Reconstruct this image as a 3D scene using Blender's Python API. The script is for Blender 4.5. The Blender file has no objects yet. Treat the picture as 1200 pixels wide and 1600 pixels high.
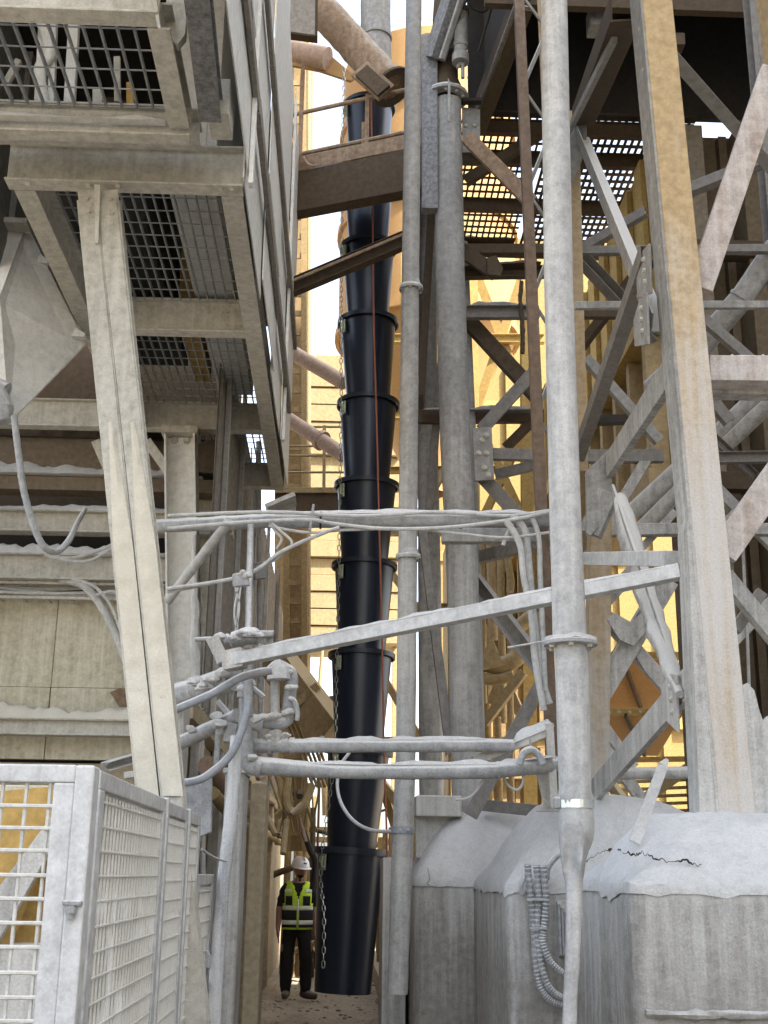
import bpy, bmesh, math, random
from mathutils import Vector, Matrix, noise
random.seed(7)
R = math.radians
SC = bpy.context.scene
COL = SC.collection

# ------------------------------------------------------------------ camera
F = 1900.0                                   # focal length in photo pixels (1200 x 1600)
PSI, TH, RHO = R(1.9), R(16.62), R(.7)
EYE = Vector((0, 0, 1.6))
_f = Vector((math.sin(PSI)*math.cos(TH), math.cos(PSI)*math.cos(TH), math.sin(TH)))
_r0 = Vector((math.cos(PSI), -math.sin(PSI), 0)); _u0 = _r0.cross(_f)
_r = math.cos(RHO)*_r0 + math.sin(RHO)*_u0
_u = -math.sin(RHO)*_r0 + math.cos(RHO)*_u0
cam = bpy.data.objects.new('camera', bpy.data.cameras.new('camera'))
COL.objects.link(cam)
M3 = Matrix((_r, _u, -_f)).transposed()
cam.matrix_world = Matrix.Translation(EYE) @ M3.to_4x4()
cam.data.sensor_fit = 'VERTICAL'; cam.data.sensor_height = 36.0; cam.data.lens = F/1600*36
cam.data.clip_end = 400; cam.data.clip_start = .05
SC.camera = cam

# ------------------------------------------------------------------ light
SUN = Vector((.56, -.36, .75)).normalized()      # towards the sun: from the right, a little behind the camera
elev = math.asin(SUN.z); azim = math.atan2(SUN.x, SUN.y)
w = bpy.data.worlds.new('World'); SC.world = w; w.use_nodes = True
nt = w.node_tree; bg = nt.nodes['Background']
sky = nt.nodes.new('ShaderNodeTexSky'); sky.sky_type = 'NISHITA'; sky.sun_disc = False
sky.sun_elevation = elev; sky.sun_rotation = azim; sky.dust_density = 3.5; sky.air_density = 1.0; sky.ozone_density = .35
hs = nt.nodes.new('ShaderNodeHueSaturation'); hs.inputs['Saturation'].default_value = .6
nt.links.new(sky.outputs[0], hs.inputs['Color']); nt.links.new(hs.outputs[0], bg.inputs[0]); bg.inputs[1].default_value = .12
sl = bpy.data.lights.new('sun', 'SUN'); sl.energy = 3.2; sl.angle = R(.5); sl.color = (1, .93, .82)
so = bpy.data.objects.new('sun', sl); COL.objects.link(so)
so.rotation_euler = (-SUN).to_track_quat('-Z', 'Y').to_euler(); so.location = (20, -10, 30)
SC.view_settings.view_transform = 'Standard'; SC.view_settings.look = 'None'
SC.view_settings.gamma = 1; SC.view_settings.use_curve_mapping = False
SC.view_settings.exposure = 2.55
SC.render.engine = 'CYCLES'
SC.cycles.use_denoising = True
SC.cycles.max_bounces = 8; SC.cycles.diffuse_bounces = 5

# ------------------------------------------------------------------ helpers
def P(x, y, Y=None, X=None, Z=None):
    d = _f*F + _r*(x-600) + _u*(800-y)
    t = Y/d.y if Y is not None else (X/d.x if X is not None else (Z-1.6)/d.z)
    return EYE + d*t
def dep(p): return (Vector(p)-EYE).dot(_f)
def mpp(p): return dep(p)/F                     # metres per photo pixel at a point

def thing(name, label, cat, loc, group=None):
    o = bpy.data.objects.new(name, None); COL.objects.link(o)
    o.location = loc; o.empty_display_size = .1
    o['label'] = label; o['category'] = cat
    if group: o['group'] = group
    return o
def attach(o, parent):
    o.parent = parent
    if parent.type == 'EMPTY':
        o.matrix_parent_inverse = Matrix.Translation(-parent.location)
    else:
        o.matrix_parent_inverse = Matrix.Translation(-parent.location) if parent.parent is None else Matrix.Identity(4)
def obj(name, bm, mat, parent=None, smooth=False, bev=0, kind=None, label=None):
    me = bpy.data.meshes.new(name)
    bmesh.ops.recalc_face_normals(bm, faces=bm.faces)
    if smooth:
        for f in bm.faces: f.smooth = True
        for e in bm.edges:
            if len(e.link_faces) == 2 and e.calc_face_angle(0) > .7: e.smooth = False
    bm.to_mesh(me); bm.free()
    o = bpy.data.objects.new(name, me); COL.objects.link(o)
    if mat: me.materials.append(mat)
    if parent: attach(o, parent)
    if bev:
        m = o.modifiers.new('bevel', 'BEVEL'); m.width = bev; m.segments = 2; m.limit_method = 'ANGLE'; m.harden_normals = False
    if kind: o['kind'] = kind
    if label: o['label'] = label
    return o
def solo(name, bm, mat, label, cat, group=None, kind=None, **k):
    bm.verts.ensure_lookup_table()
    c = Vector((sum(v.co.x for v in bm.verts), sum(v.co.y for v in bm.verts), 0))/len(bm.verts)
    c.z = min(v.co.z for v in bm.verts)
    for v in bm.verts: v.co -= c
    o = obj(name, bm, mat, None, **k); o.location = c
    if label: o['label'] = label
    if cat: o['category'] = cat
    if group: o['group'] = group
    if kind: o['kind'] = kind
    return o
def linked(name, me, parent, mw, mat=None):
    o = bpy.data.objects.new(name, me); COL.objects.link(o); attach(o, parent); o.matrix_basis = mw
    return o

def prof(kind, w, h, t=None):
    t = t or max(.006, min(w, h)*.09); a, b = w/2, h/2
    if kind == 'B': return [(-a,-b),(a,-b),(a,b),(-a,b)]
    if kind == 'I': s = t*.5; return [(-a,-b),(a,-b),(a,-b+t),(s,-b+t),(s,b-t),(a,b-t),(a,b),(-a,b),(-a,b-t),(-s,b-t),(-s,-b+t),(-a,-b+t)]
    if kind == 'L': return [(-a,-b),(a,-b),(a,-b+t),(-a+t,-b+t),(-a+t,b),(-a,b)]
    if kind == 'J': return [(a,b),(-a,b),(-a,b-t),(a-t,b-t),(a-t,-b),(a,-b)]
    if kind == 'C': return [(-a,-b),(a,-b),(a,-b+t),(-a+t,-b+t),(-a+t,b-t),(a,b-t),(a,b),(-a,b)]
    if kind == 'D': return [(a,b),(-a,b),(-a,b-t),(a-t,b-t),(a-t,-b+t),(-a,-b+t),(-a,-b),(a,-b)]
    if kind == 'T': s = t*.5; return [(-a,b),(-a,b-t),(-s,b-t),(-s,-b),(s,-b),(s,b-t),(a,b-t),(a,b)]
    n = int(kind[1:]); return [(a*math.cos(2*math.pi*i/n), b*math.sin(2*math.pi*i/n)) for i in range(n)]
def frame(p0, p1, up=None, roll=0):
    z = (p1-p0).normalized()
    if up is None: up = Vector((0,0,1)) if abs(z.z) < .985 else Vector((0,1,0))
    b = (up - z*up.dot(z)).normalized(); a = b.cross(z) if True else None
    if a.x < -1e-6 or (abs(a.x) < 1e-6 and a.y < 0): a = -a
    if roll: a, b = a*math.cos(roll)+b*math.sin(roll), -a*math.sin(roll)+b*math.cos(roll)
    return a, b, z
def ext(bm, poly, p0, p1, up=None, roll=0, s1=1):
    p0, p1 = Vector(p0), Vector(p1); a, b, z = frame(p0, p1, up, roll)
    v0 = [bm.verts.new(p0 + a*q[0] + b*q[1]) for q in poly]
    v1 = [bm.verts.new(p1 + (a*q[0] + b*q[1])*s1) for q in poly]
    n = len(poly)
    for i in range(n): bm.faces.new((v0[i], v0[(i+1)%n], v1[(i+1)%n], v1[i]))
    bm.faces.new(v0[::-1]); bm.faces.new(v1)
def beam(parent, name, p0, p1, kind, w, h, mat, up=None, roll=0, t=None, bev=.003, label=None):
    bm = bmesh.new(); ext(bm, prof(kind, w, h, t), p0, p1, up, roll)
    return obj(name, bm, mat, parent, bev=bev, label=label)
def pbeam(parent, name, a, b, kind, wpx, hpx, mat, **k):
    """a, b = (photo x, photo y, metres along the alley); sizes in photo pixels at the middle."""
    p0, p1 = P(a[0], a[1], a[2]), P(b[0], b[1], b[2]); m = mpp((p0+p1)/2)
    return beam(parent, name, p0, p1, kind, wpx*m, hpx*m, mat, **k)
def box(bm, lo, hi):
    x0,y0,z0 = lo; x1,y1,z1 = hi
    v = [bm.verts.new(c) for c in ((x0,y0,z0),(x1,y0,z0),(x1,y1,z0),(x0,y1,z0),(x0,y0,z1),(x1,y0,z1),(x1,y1,z1),(x0,y1,z1))]
    for f in ((0,3,2,1),(4,5,6,7),(0,1,5,4),(1,2,6,5),(2,3,7,6),(3,0,4,7)): bm.faces.new([v[i] for i in f])
    return v
def bx(name, lo, hi, mat, parent, bev=.004, **k):
    bm = bmesh.new(); box(bm, lo, hi); return obj(name, bm, mat, parent, bev=bev, **k)
def spline(pts, n=8):
    pts = [Vector(p) for p in pts]
    if len(pts) < 3: return [pts[0].lerp(pts[-1], i/(n*2)) for i in range(n*2+1)]
    out = []
    for i in range(len(pts)-1):
        p0 = pts[max(i-1,0)]; p1 = pts[i]; p2 = pts[i+1]; p3 = pts[min(i+2,len(pts)-1)]
        for k in range(n):
            t = k/n
            out.append(.5*((2*p1)+(p2-p0)*t+(2*p0-5*p1+4*p2-p3)*t*t+(3*p1-p0-3*p2+p3)*t**3))
    out.append(pts[-1]); return out
def tube(bm, pts, r, n=12, lump=0., freq=9., cap=True, flat=None, top=0.):
    """sweep; r a number or one per point; lump = caked surface; top = extra dust thickness on the upper side"""
    pts = [Vector(p) for p in pts]; rs = r if isinstance(r, (list, tuple)) else [r]*len(pts)
    rings = []; ref = None
    for i, p in enumerate(pts):
        z = (pts[min(i+1,len(pts)-1)] - pts[max(i-1,0)]).normalized()
        if ref is None:
            ref = Vector((0,0,1)) if abs(z.z) < .8 else Vector((1,0,0))
        b = (ref - z*ref.dot(z)).normalized(); a = b.cross(z); ref = b
        ring = []
        for k in range(n):
            an = 2*math.pi*k/n; d = a*math.cos(an) + b*math.sin(an)
            rr = rs[i]
            if lump: rr *= 1 + lump*noise.noise((p+d*rs[i])*freq) + lump*.5*noise.noise((p+d*rs[i])*freq*2.7)
            if top and d.z > .1: rr += top*(d.z)*(.6+.7*noise.noise((p+d*.02)*11))
            q = d*rr
            if flat: q = q - flat[0]*q.dot(flat[0])*(1-flat[1][i])
            ring.append(bm.verts.new(p+q))
        rings.append(ring)
    for i in range(len(rings)-1):
        for k in range(n): bm.faces.new((rings[i][k], rings[i][(k+1)%n], rings[i+1][(k+1)%n], rings[i+1][k]))
    if cap: bm.faces.new(rings[0][::-1]); bm.faces.new(rings[-1])
def line(p0, p1, step=.05):
    p0, p1 = Vector(p0), Vector(p1); n = max(2, int((p1-p0).length/step))
    return [p0.lerp(p1, i/n) for i in range(n+1)]
def ring(bm, c, ax, r0, r1, h, n=24):
    """flat flange ring centred at c along ax"""
    ax = Vector(ax).normalized(); ref = Vector((0,1,0)) if abs(ax.y) < .9 else Vector((1,0,0))
    a = (ref-ax*ref.dot(ax)).normalized(); b = ax.cross(a); L = []
    for i in range(n):
        d = a*math.cos(2*math.pi*i/n)+b*math.sin(2*math.pi*i/n)
        L.append([bm.verts.new(c+d*r0-ax*h/2), bm.verts.new(c+d*r1-ax*h/2), bm.verts.new(c+d*r1+ax*h/2), bm.verts.new(c+d*r0+ax*h/2)])
    for i in range(n):
        A, B = L[i], L[(i+1)%n]
        for k in range(4): bm.faces.new((A[k], A[(k+1)%4], B[(k+1)%4], B[k]))
_bolt = None
def bolt(parent, p, ax, r, mat, name='bolt'):
    global _bolt
    if _bolt is None:
        bm = bmesh.new(); ext(bm, prof('O6', 2, 2), (0,0,-.3), (0,0,1.0)); ext(bm, prof('O10', 2.7, 2.7), (0,0,-.3), (0,0,.25))
        _bolt = bpy.data.meshes.new('bolt'); bm.to_mesh(_bolt); bm.free(); _bolt.materials.append(mat)
    o = bpy.data.objects.new(name, _bolt); COL.objects.link(o); attach(o, parent)
    o.matrix_basis = Matrix.Translation(p) @ Vector(ax).to_track_quat('Z','Y').to_matrix().to_4x4() @ Matrix.Diagonal((r,r,r,1))
    return o
def plate(parent, name, corners, th, mat, bev=.002, label=None):
    """flat plate through the corners, thickened along its normal"""
    c = [Vector(p) for p in corners]; nrm = (c[1]-c[0]).cross(c[2]-c[0]).normalized()*th/2
    bm = bmesh.new(); A = [bm.verts.new(p-nrm) for p in c]; B = [bm.verts.new(p+nrm) for p in c]; n = len(c)
    bm.faces.new(A[::-1]); bm.faces.new(B)
    for i in range(n): bm.faces.new((A[i], A[(i+1)%n], B[(i+1)%n], B[i]))
    return obj(name, bm, mat, parent, bev=bev, label=label)
def pplate(parent, name, pix, Y, th, mat, **k): return plate(parent, name, [P(x, y, Y) for x, y in pix], th, mat, **k)
def drift(parent, p0, p1, w, h, mat, seed=0., ragged=.8, name='dust_ridge'):
    """ridge of settled dust along the top of a beam"""
    p0, p1 = Vector(p0), Vector(p1); n = max(8, int((p1-p0).length/.035)); m = 6
    d = (p1-p0).normalized(); s = Vector((-d.y, d.x, 0)).normalized(); bm = bmesh.new(); rows = []
    for i in range(n+1):
        c = p0.lerp(p1, i/n); e = min(1, 6*min(i, n-i)/n+.25)
        hh = h*e*max(.12, 1+ragged*noise.noise(c*4+Vector((seed,0,0)))+ragged*.6*noise.noise(c*13+Vector((0,seed,0))))
        rows.append([bm.verts.new(c + s*w*(k/m-.5)*(1+.12*noise.noise(c*16+Vector((k,0,seed)))) + Vector((0,0,hh*math.sin(math.pi*k/m)**.7 - .003))) for k in range(m+1)])
    for i in range(n):
        for k in range(m): bm.faces.new((rows[i][k], rows[i+1][k], rows[i+1][k+1], rows[i][k+1]))
        bm.faces.new((rows[i][0], rows[i][m], rows[i+1][m], rows[i+1][0]))
    bm.faces.new(rows[0]); bm.faces.new(rows[-1][::-1])
    return obj(name, bm, mat, parent, smooth=True, kind='stuff')

# ------------------------------------------------------------------ materials
def mat(name, base, dust=(.60,.585,.55), up=.8, amt=.35, var=.35, rough=.8, bump=.25, streak=.25, rust=0., rustcol=(.16,.075,.035), spec=.3, scale=1., zfade=None, metal=0.):
    m = bpy.data.materials.new(name); m.use_nodes = True; t = m.node_tree; N = t.nodes; L = t.links
    bs = N['Principled BSDF']; g = N.new('ShaderNodeNewGeometry')
    def nz(sc, det=5, rgh=.6, vec=None):
        n = N.new('ShaderNodeTexNoise'); n.inputs['Scale'].default_value = sc; n.inputs['Detail'].default_value = det; n.inputs['Roughness'].default_value = rgh
        L.new(vec or g.outputs['Position'], n.inputs['Vector']); return n.outputs['Fac']
    def ma(op, a, b=None, c=None):
        n = N.new('ShaderNodeMath'); n.operation = op
        for i, v in enumerate((a, b, c)):
            if v is None: continue
            if isinstance(v, (int, float)): n.inputs[i].default_value = v
            else: L.new(v, n.inputs[i])
        return n.outputs[0]
    def rng(v, a, b, c, d):
        n = N.new('ShaderNodeMapRange'); n.clamp = True; n.interpolation_type = 'SMOOTHSTEP'; L.new(v, n.inputs[0])
        for i, q in enumerate((a, b, c, d)): n.inputs[i+1].default_value = q
        return n.outputs[0]
    def mix(f, a, b, mode='MIX'):
        n = N.new('ShaderNodeMix'); n.data_type = 'RGBA'; n.blend_type = mode
        if isinstance(f, (int, float)): n.inputs[0].default_value = f
        else: L.new(f, n.inputs[0])
        for i, v in ((6, a), (7, b)):
            if isinstance(v, tuple): n.inputs[i].default_value = (*v, 1)
            else: L.new(v, n.inputs[i])
        return n.outputs[2]
    big = nz(1.3*scale, 3); mid = nz(19*scale, 8, .72); fine = nz(110*scale, 6, .75)
    mp = N.new('ShaderNodeMapping'); mp.inputs['Scale'].default_value = (22*scale, 22*scale, 1.1*scale); L.new(g.outputs['Position'], mp.inputs[0])
    stk = nz(1, 4, .6, mp.outputs[0])
    sx = N.new('ShaderNodeSeparateXYZ'); L.new(g.outputs['Normal'], sx.inputs[0])
    upm = rng(sx.outputs[2], .15, .85, 0, 1)
    b1 = mix(rng(mid, .2, .8, 0, 1), tuple(c*(1-var) for c in base), tuple(min(1,c*(1+var*.55)) for c in base))
    if rust: b1 = mix(rng(ma('ADD', ma('MULTIPLY', mid, .6), ma('MULTIPLY', stk, .4)), .62-rust*.3, .72-rust*.25, 0, .9), b1, rustcol)
    k = ma('ADD', ma('MULTIPLY', upm, up), amt)
    if zfade:      # dust gets thinner with height above the ground (world z)
        sp = N.new('ShaderNodeSeparateXYZ'); L.new(g.outputs['Position'], sp.inputs[0])
        k = ma('ADD', k, rng(sp.outputs[2], zfade[0], zfade[1], zfade[2], zfade[3]))
    k = ma('ADD', k, ma('MULTIPLY', ma('SUBTRACT', big, .5), .75))
    k = ma('ADD', k, ma('MULTIPLY', ma('SUBTRACT', mid, .5), .35))
    k = ma('ADD', k, ma('MULTIPLY', ma('SUBTRACT', stk, .5), 2.4*streak))
    k = ma('ADD', k, ma('MULTIPLY', ma('SUBTRACT', fine, .5), .5))
    dmask = rng(k, .15, .95, 0, 1)
    dcol = mix(rng(fine, .3, .7, 0, 1), tuple(c*.86 for c in dust), tuple(min(1,c*1.06) for c in dust))
    c = mix(dmask, b1, dcol); L.new(c, bs.inputs['Base Color'])
    L.new(rng(dmask, 0, 1, rough, .95), bs.inputs['Roughness']); bs.inputs['Specular IOR Level'].default_value = spec
    bs.inputs['Metallic'].default_value = metal
    if bump:
        bp = N.new('ShaderNodeBump'); bp.inputs['Strength'].default_value = bump; bp.inputs['Distance'].default_value = .012
        L.new(ma('ADD', ma('MULTIPLY', fine, .5), ma('MULTIPLY', mid, .9)), bp.inputs['Height']); L.new(bp.outputs[0], bs.inputs['Normal'])
    return m
def flatmat(name, base, rough=.6, metal=0, spec=.5, var=.15, emit=None):
    return mat(name, base, up=0, amt=-2, var=var, rough=rough, metal=metal, spec=spec, bump=.06, streak=0)

CREAM = (.64,.615,.545)
mcream = mat('cream_dusty_steel', (.44,.42,.36), dust=CREAM, amt=.38, up=1.0, streak=.45, rust=.06, rustcol=(.3,.17,.08))
mgrate = mat('grating_steel', (.30,.31,.31), dust=(.56,.56,.54), amt=.1, up=1.2)
mclad = mat('pale_sheet', (.68,.67,.63), dust=(.76,.75,.71), amt=.5, streak=.3, rough=.6)
mrail = mat('grey_rail', (.22,.20,.17), dust=(.42,.40,.35), amt=.2, streak=.1)
mgalv = mat('mottled_galvanised', (.20,.20,.20), dust=(.4,.4,.38), amt=-.05, var=.7, scale=1.6, rough=.5)
mgrey = mat('grey_dusty_steel', (.27,.26,.24), dust=(.63,.61,.565), amt=.36, up=1.0, streak=.35, rust=.02, rustcol=(.22,.14,.09), zfade=(1.5, 6.5, .25, -.25))
mleg = mat('ochre_dusty_steel', (.46,.335,.18), dust=(.56,.53,.49), amt=.42, streak=.45, rust=.06, rustcol=(.36,.22,.13), zfade=(3.3, 5.7, .34, -.6))
mpink = mat('rusty_dusty_steel', (.23,.155,.095), dust=(.46,.40,.32), amt=.2, streak=.3, var=.5)
mbrown = mat('brown_steel', (.075,.052,.03), dust=(.19,.15,.10), amt=-.12, up=.9)
mdark = mat('dark_steel_and_shade', (.035,.03,.025), dust=(.10,.085,.06), amt=-.3, up=.3)  # dark parts, and shade under deck and canopy put into a near-black colour
mdust = mat('dust', (.56,.55,.52), dust=(.78,.775,.76), amt=.5, up=.1, var=.2, bump=1.1, streak=0)
mcdust = mat('cream_dust', (.56,.52,.42), dust=(.66,.62,.52), amt=.5, var=.12, bump=.5, streak=0)
mfpipe = mat('pale_grey_pipe', (.38,.375,.36), dust=(.65,.635,.605), amt=.4, streak=.45, rust=.01, rustcol=(.25,.17,.11), bump=.35)
mpipe = mat('grey_dusty_pipe', (.29,.28,.26), dust=(.56,.545,.51), amt=.4, streak=.35, zfade=(2, 8, .15, -.2), bump=.35)
mwpipe = mat('white_caked_pipe', (.30,.305,.31), dust=(.70,.69,.66), amt=.36, up=1.1, bump=.7, streak=.15)
mconc = mat('dusty_concrete', (.33,.31,.275), dust=(.58,.57,.54), amt=.26, up=.9, streak=.6, bump=.9, var=.3, zfade=(1.0, 1.6, 0, .4))
mwall = mat('stained_panel', (.50,.46,.34), dust=(.68,.64,.52), amt=.4, streak=.6, rust=.02, rustcol=(.24,.15,.09))
malley = mat('tan_concrete', (.36,.30,.20), dust=(.54,.47,.35), amt=.1, streak=.4, bump=.5)
mground = mat('dirt_ground', (.30,.25,.18), dust=(.54,.48,.39), amt=.1, up=.3, var=.5, bump=1.0, streak=0)
mfence = mat('fence_paint', (.50,.50,.49), dust=(.70,.695,.68), amt=.38, streak=.4, rust=.02, rustcol=(.3,.25,.2))
mwire = mat('fence_wire', (.58,.57,.52), dust=(.70,.68,.62), amt=.5, bump=.6)
mcake = mat('caked_mesh', (.68,.66,.60), dust=(.80,.78,.73), amt=.5, bump=.7, scale=1.6, var=.15)
mhall = mat('brown_sheeting', (.13,.095,.055), dust=(.21,.165,.11), amt=.1, streak=.4)
mpier = mat('brown_pier', (.19,.15,.105), dust=(.32,.275,.22), amt=.1, streak=.4)
mwpink = mat('pinkish_dusty_steel', (.40,.325,.27), dust=(.64,.62,.60), amt=.5, streak=.35, var=.4)
mleg2 = mat('grey_ochre_steel', (.36,.27,.16), dust=(.46,.44,.41), amt=.3, streak=.45, rust=.12, rustcol=(.2,.12,.08), zfade=(2.2, 5.8, .25, -.5))
mshade = mat('shaded_grey_steel', (.20,.185,.165), dust=(.36,.34,.31), amt=.15, up=.8, streak=.2, zfade=(2, 7, .25, -.15))  # grey steel darkened, painting shade onto the rear members
mpost = mat('rust_brown_steel', (.17,.12,.085), dust=(.45,.41,.36), amt=.1, up=.6, streak=.5, var=.4)
mbtan = mat('shaded_tan_steel', (.27,.19,.09), dust=(.40,.31,.18), amt=.1, streak=.4)  # tan steel made browner, its shade put into the colour
mochre = mat('ochre_plate', (.45,.29,.09), dust=(.5,.48,.42), amt=.0, streak=.5, var=.4)
mtan = mat('tan_siding', (.36,.26,.13), dust=(.44,.35,.21), amt=.2, streak=.4)
mbright = mat('bright_yellow_sheet', (.26,.19,.07), dust=(.33,.26,.13), amt=.1, streak=.3)
mslat = mat('cream_siding', (.29,.22,.115), dust=(.35,.28,.16), amt=.3, streak=.3)
myel = mat('yellow_steel', (.38,.26,.085), dust=(.42,.34,.19), amt=.15, streak=.3)
morg = mat('orange_bin', (.32,.19,.075), dust=(.38,.26,.13), amt=.15, streak=.3, var=.15)
mtsteel = mat('tan_dusty_pipe', (.34,.25,.12), dust=(.44,.36,.22), amt=.2, streak=.2)
mpinkp = mat('pink_pipe', (.34,.235,.17), dust=(.48,.38,.30), amt=.2)
mgreen = mat('pale_green_pipe', (.42,.48,.24), dust=(.5,.52,.3), amt=.1)
mplas = mat('black_plastic', (.006,.011,.023), dust=(.14,.14,.14), amt=-.30, up=.8, rough=.33, bump=.08, streak=.3, var=.2, spec=.5)
mchain = flatmat('chain_zinc', (.42,.44,.42), rough=.38, metal=.8)
mbrk = flatmat('zinc_bracket', (.62,.66,.46), rough=.3, metal=.85)
mrope = flatmat('red_rope', (.36,.12,.07), rough=.9)
mcable = mat('dusty_cable', (.42,.42,.40), dust=(.64,.63,.60), amt=.4, bump=.3)
mhose = mat('grey_hose', (.30,.31,.33), dust=(.62,.62,.61), amt=.1, up=1.0, rough=.45, spec=.5, streak=0)
mclamp = flatmat('bright_clamp', (.7,.7,.66), rough=.25, metal=1)
mlip = mat('lit_chute_lip', (.02,.024,.032), dust=(.3,.3,.29), amt=-.1, up=.8, rough=.35, bump=.05, streak=.1)  # paler than the chute: light caught by the rims is in the colour
mskin = flatmat('dark_skin', (.27,.155,.105), rough=.6)
mshirt = flatmat('black_cloth', (.012,.012,.014), rough=.95)
mtrou = mat('dusty_black_trousers', (.018,.017,.017), dust=(.12,.1,.08), amt=-.3, up=.3, rough=.95)
mvest = flatmat('lime_fabric', (.50,.74,.04), rough=.8)
mrefl = flatmat('reflective_tape', (.68,.70,.64), rough=.4)
mhelm = flatmat('white_helmet', (.80,.79,.80), rough=.35)
mboot = mat('dusty_boots', (.06,.05,.045), dust=(.28,.23,.17), amt=.1, up=.4)

# ================================================================== SETTING
bm = bmesh.new(); n = 60
def gz(x, y): return .05*noise.noise(Vector((x*.9, y*.9, 3)))+.025*noise.noise(Vector((x*3.1, y*3.1, 0)))-.02 if abs(x) < 12 and y < 40 else -.02
gx = [-150,-60,-20,-8]+[-3+i*.1 for i in range(70)]+[6,10,20,60,150]; gy = [-150,-60,-20,-6,0,2]+[3+i*.2 for i in range(110)]+[28,40,80,150,300]
V = [[bm.verts.new((x, y, gz(x, y))) for x in gx] for y in gy]
for j in range(len(gy)-1):
    for i in range(len(gx)-1): bm.faces.new((V[j][i], V[j][i+1], V[j+1][i+1], V[j+1][i]))
g = obj('ground', bm, mground, smooth=True); g['kind'] = 'structure'

# unseen building added to the right, out of frame, to throw shade over the foreground
t = thing('shade_building', 'tall corrugated plant building standing beyond the steel tower on the right', 'building', (10, 0, 0))
bx('wall', (6.6, -13, 0), (15, 10.0, 24), mclad, t, bev=0)
bx('roof', (6.4, -13.2, 24), (15.2, 10.2, 24.3), mrail, t, bev=0)
for i in range(45): bx('cladding_rib', (6.54, -12.9+i*.5, .2), (6.6, -12.75+i*.5, 23.9), mclad, t, bev=0)

# ------------------------------------------------------------------ left: service platform
PL = thing('service_platform', 'cream steel service platform on two columns, with grating floor seen from below', 'platform', (-1.2, 5.8, 0))
XR, XL, ZB, ZG = -.59, -1.82, 5.1, 5.33
def iy(name, y, x0, x1, z0=ZB, h=.24, wd=.11, m=mcream): return beam(PL, name, (x0, y, z0+h/2), (x1, y, z0+h/2), 'I', wd, h, m, t=.012)
iy('cross_beam', 5.775, XL-.02, XR+.005)
iy('cross_beam', 7.60, XL+.06, XR-.10); iy('cross_beam', 9.50, XL-1.6, XR-.10); iy('cross_beam', 11.02, XL+.06, XR+.0, m=mcream)
for xx in (XR-.06, XL+.06): beam(PL, 'edge_beam', (xx, 5.84, ZB+.12), (xx, 10.96, ZB+.12), 'I', .115, .236, mcream, t=.012)
bm = bmesh.new(); box(bm, (-.003,-.5,-.015), (.003,.5,.015)); bar_me = bpy.data.meshes.new('grating_bar'); bm.to_mesh(bar_me); bm.free(); bar_me.materials.append(mgrate)
bm = bmesh.new(); ext(bm, prof('O6', .008, .008), (-.5,0,0), (.5,0,0)); rod_me = bpy.data.meshes.new('cross_rod'); bm.to_mesh(rod_me); bm.free(); rod_me.materials.append(mgrate)
def grating(parent, x0, x1, y0, y1, z, px, py):
    n = int(round((x1-x0)/px))
    for i in range(n+1):
        linked('grating_bar', bar_me, parent, Matrix.Translation((x0+(x1-x0)*i/n, (y0+y1)/2, z)) @ Matrix.Rotation(random.uniform(-.006,.006),4,'Z') @ Matrix.Diagonal((1.25, y1-y0, 1, 1)))
    n = int(round((y1-y0)/py))
    for i in range(n+1):
        linked('cross_rod', rod_me, parent, Matrix.Translation(((x0+x1)/2, y0+(y1-y0)*i/n, z-.008)) @ Matrix.Diagonal((x1-x0, 1, 1, 1)))
grating(PL, XL+.12, XR-.13, 5.82, 7.56, ZG+.012, .062, .15)
grating(PL, XL+.12, XR-.13, 7.64, 9.46, ZG+.012, .062, .15)
grating(PL, XL+.12, XR-.13, 9.54, 10.98, ZG+.012, .062, .15)
# nearer, narrower bay at the head of the platform
iy('bay_beam', 4.40, -2.4, -.84, z0=5.08, h=.16, wd=.10); iy('bay_beam', 5.24, -2.4, -.80, z0=5.05, h=.17, wd=.09)
iy('bay_beam', 5.46, -2.0, -.79, z0=5.20, h=.12, wd=.2)
beam(PL, 'edge_beam', (-.85, 4.46, 5.15), (-.85, 5.19, 5.15), 'I', .10, .14, mcream, t=.012)
grating(PL, -2.05, -.91, 4.46, 5.19, 5.2, .075, .15)
drift(PL, (-2.1, 5.17, 5.10), (-.92, 5.17, 5.10), .05, .03, mwire, 3)
p0, p1 = P(304, -60, Z=5.12), P(330, 172, Z=5.12)
beam(PL, 'side_beam', p0, p1, 'C', .105, .14, mgalv, t=.012)
bx('end_plate', (p1.x-.02, p1.y+.0, 5.10), (p1.x+.085, p1.y+.22, 5.30), mcream, PL)
plate(PL, 'bracket', [P(262,-5,4.6), P(296,-5,4.6), P(290,60,4.6), P(278,75,4.6), P(256,60,4.6)], .05, mcream)
plate(PL, 'bracket', [P(236,-10,4.38), P(244,-10,4.38), P(252,48,4.38), P(247,46,4.38)], .03, mcream)
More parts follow.
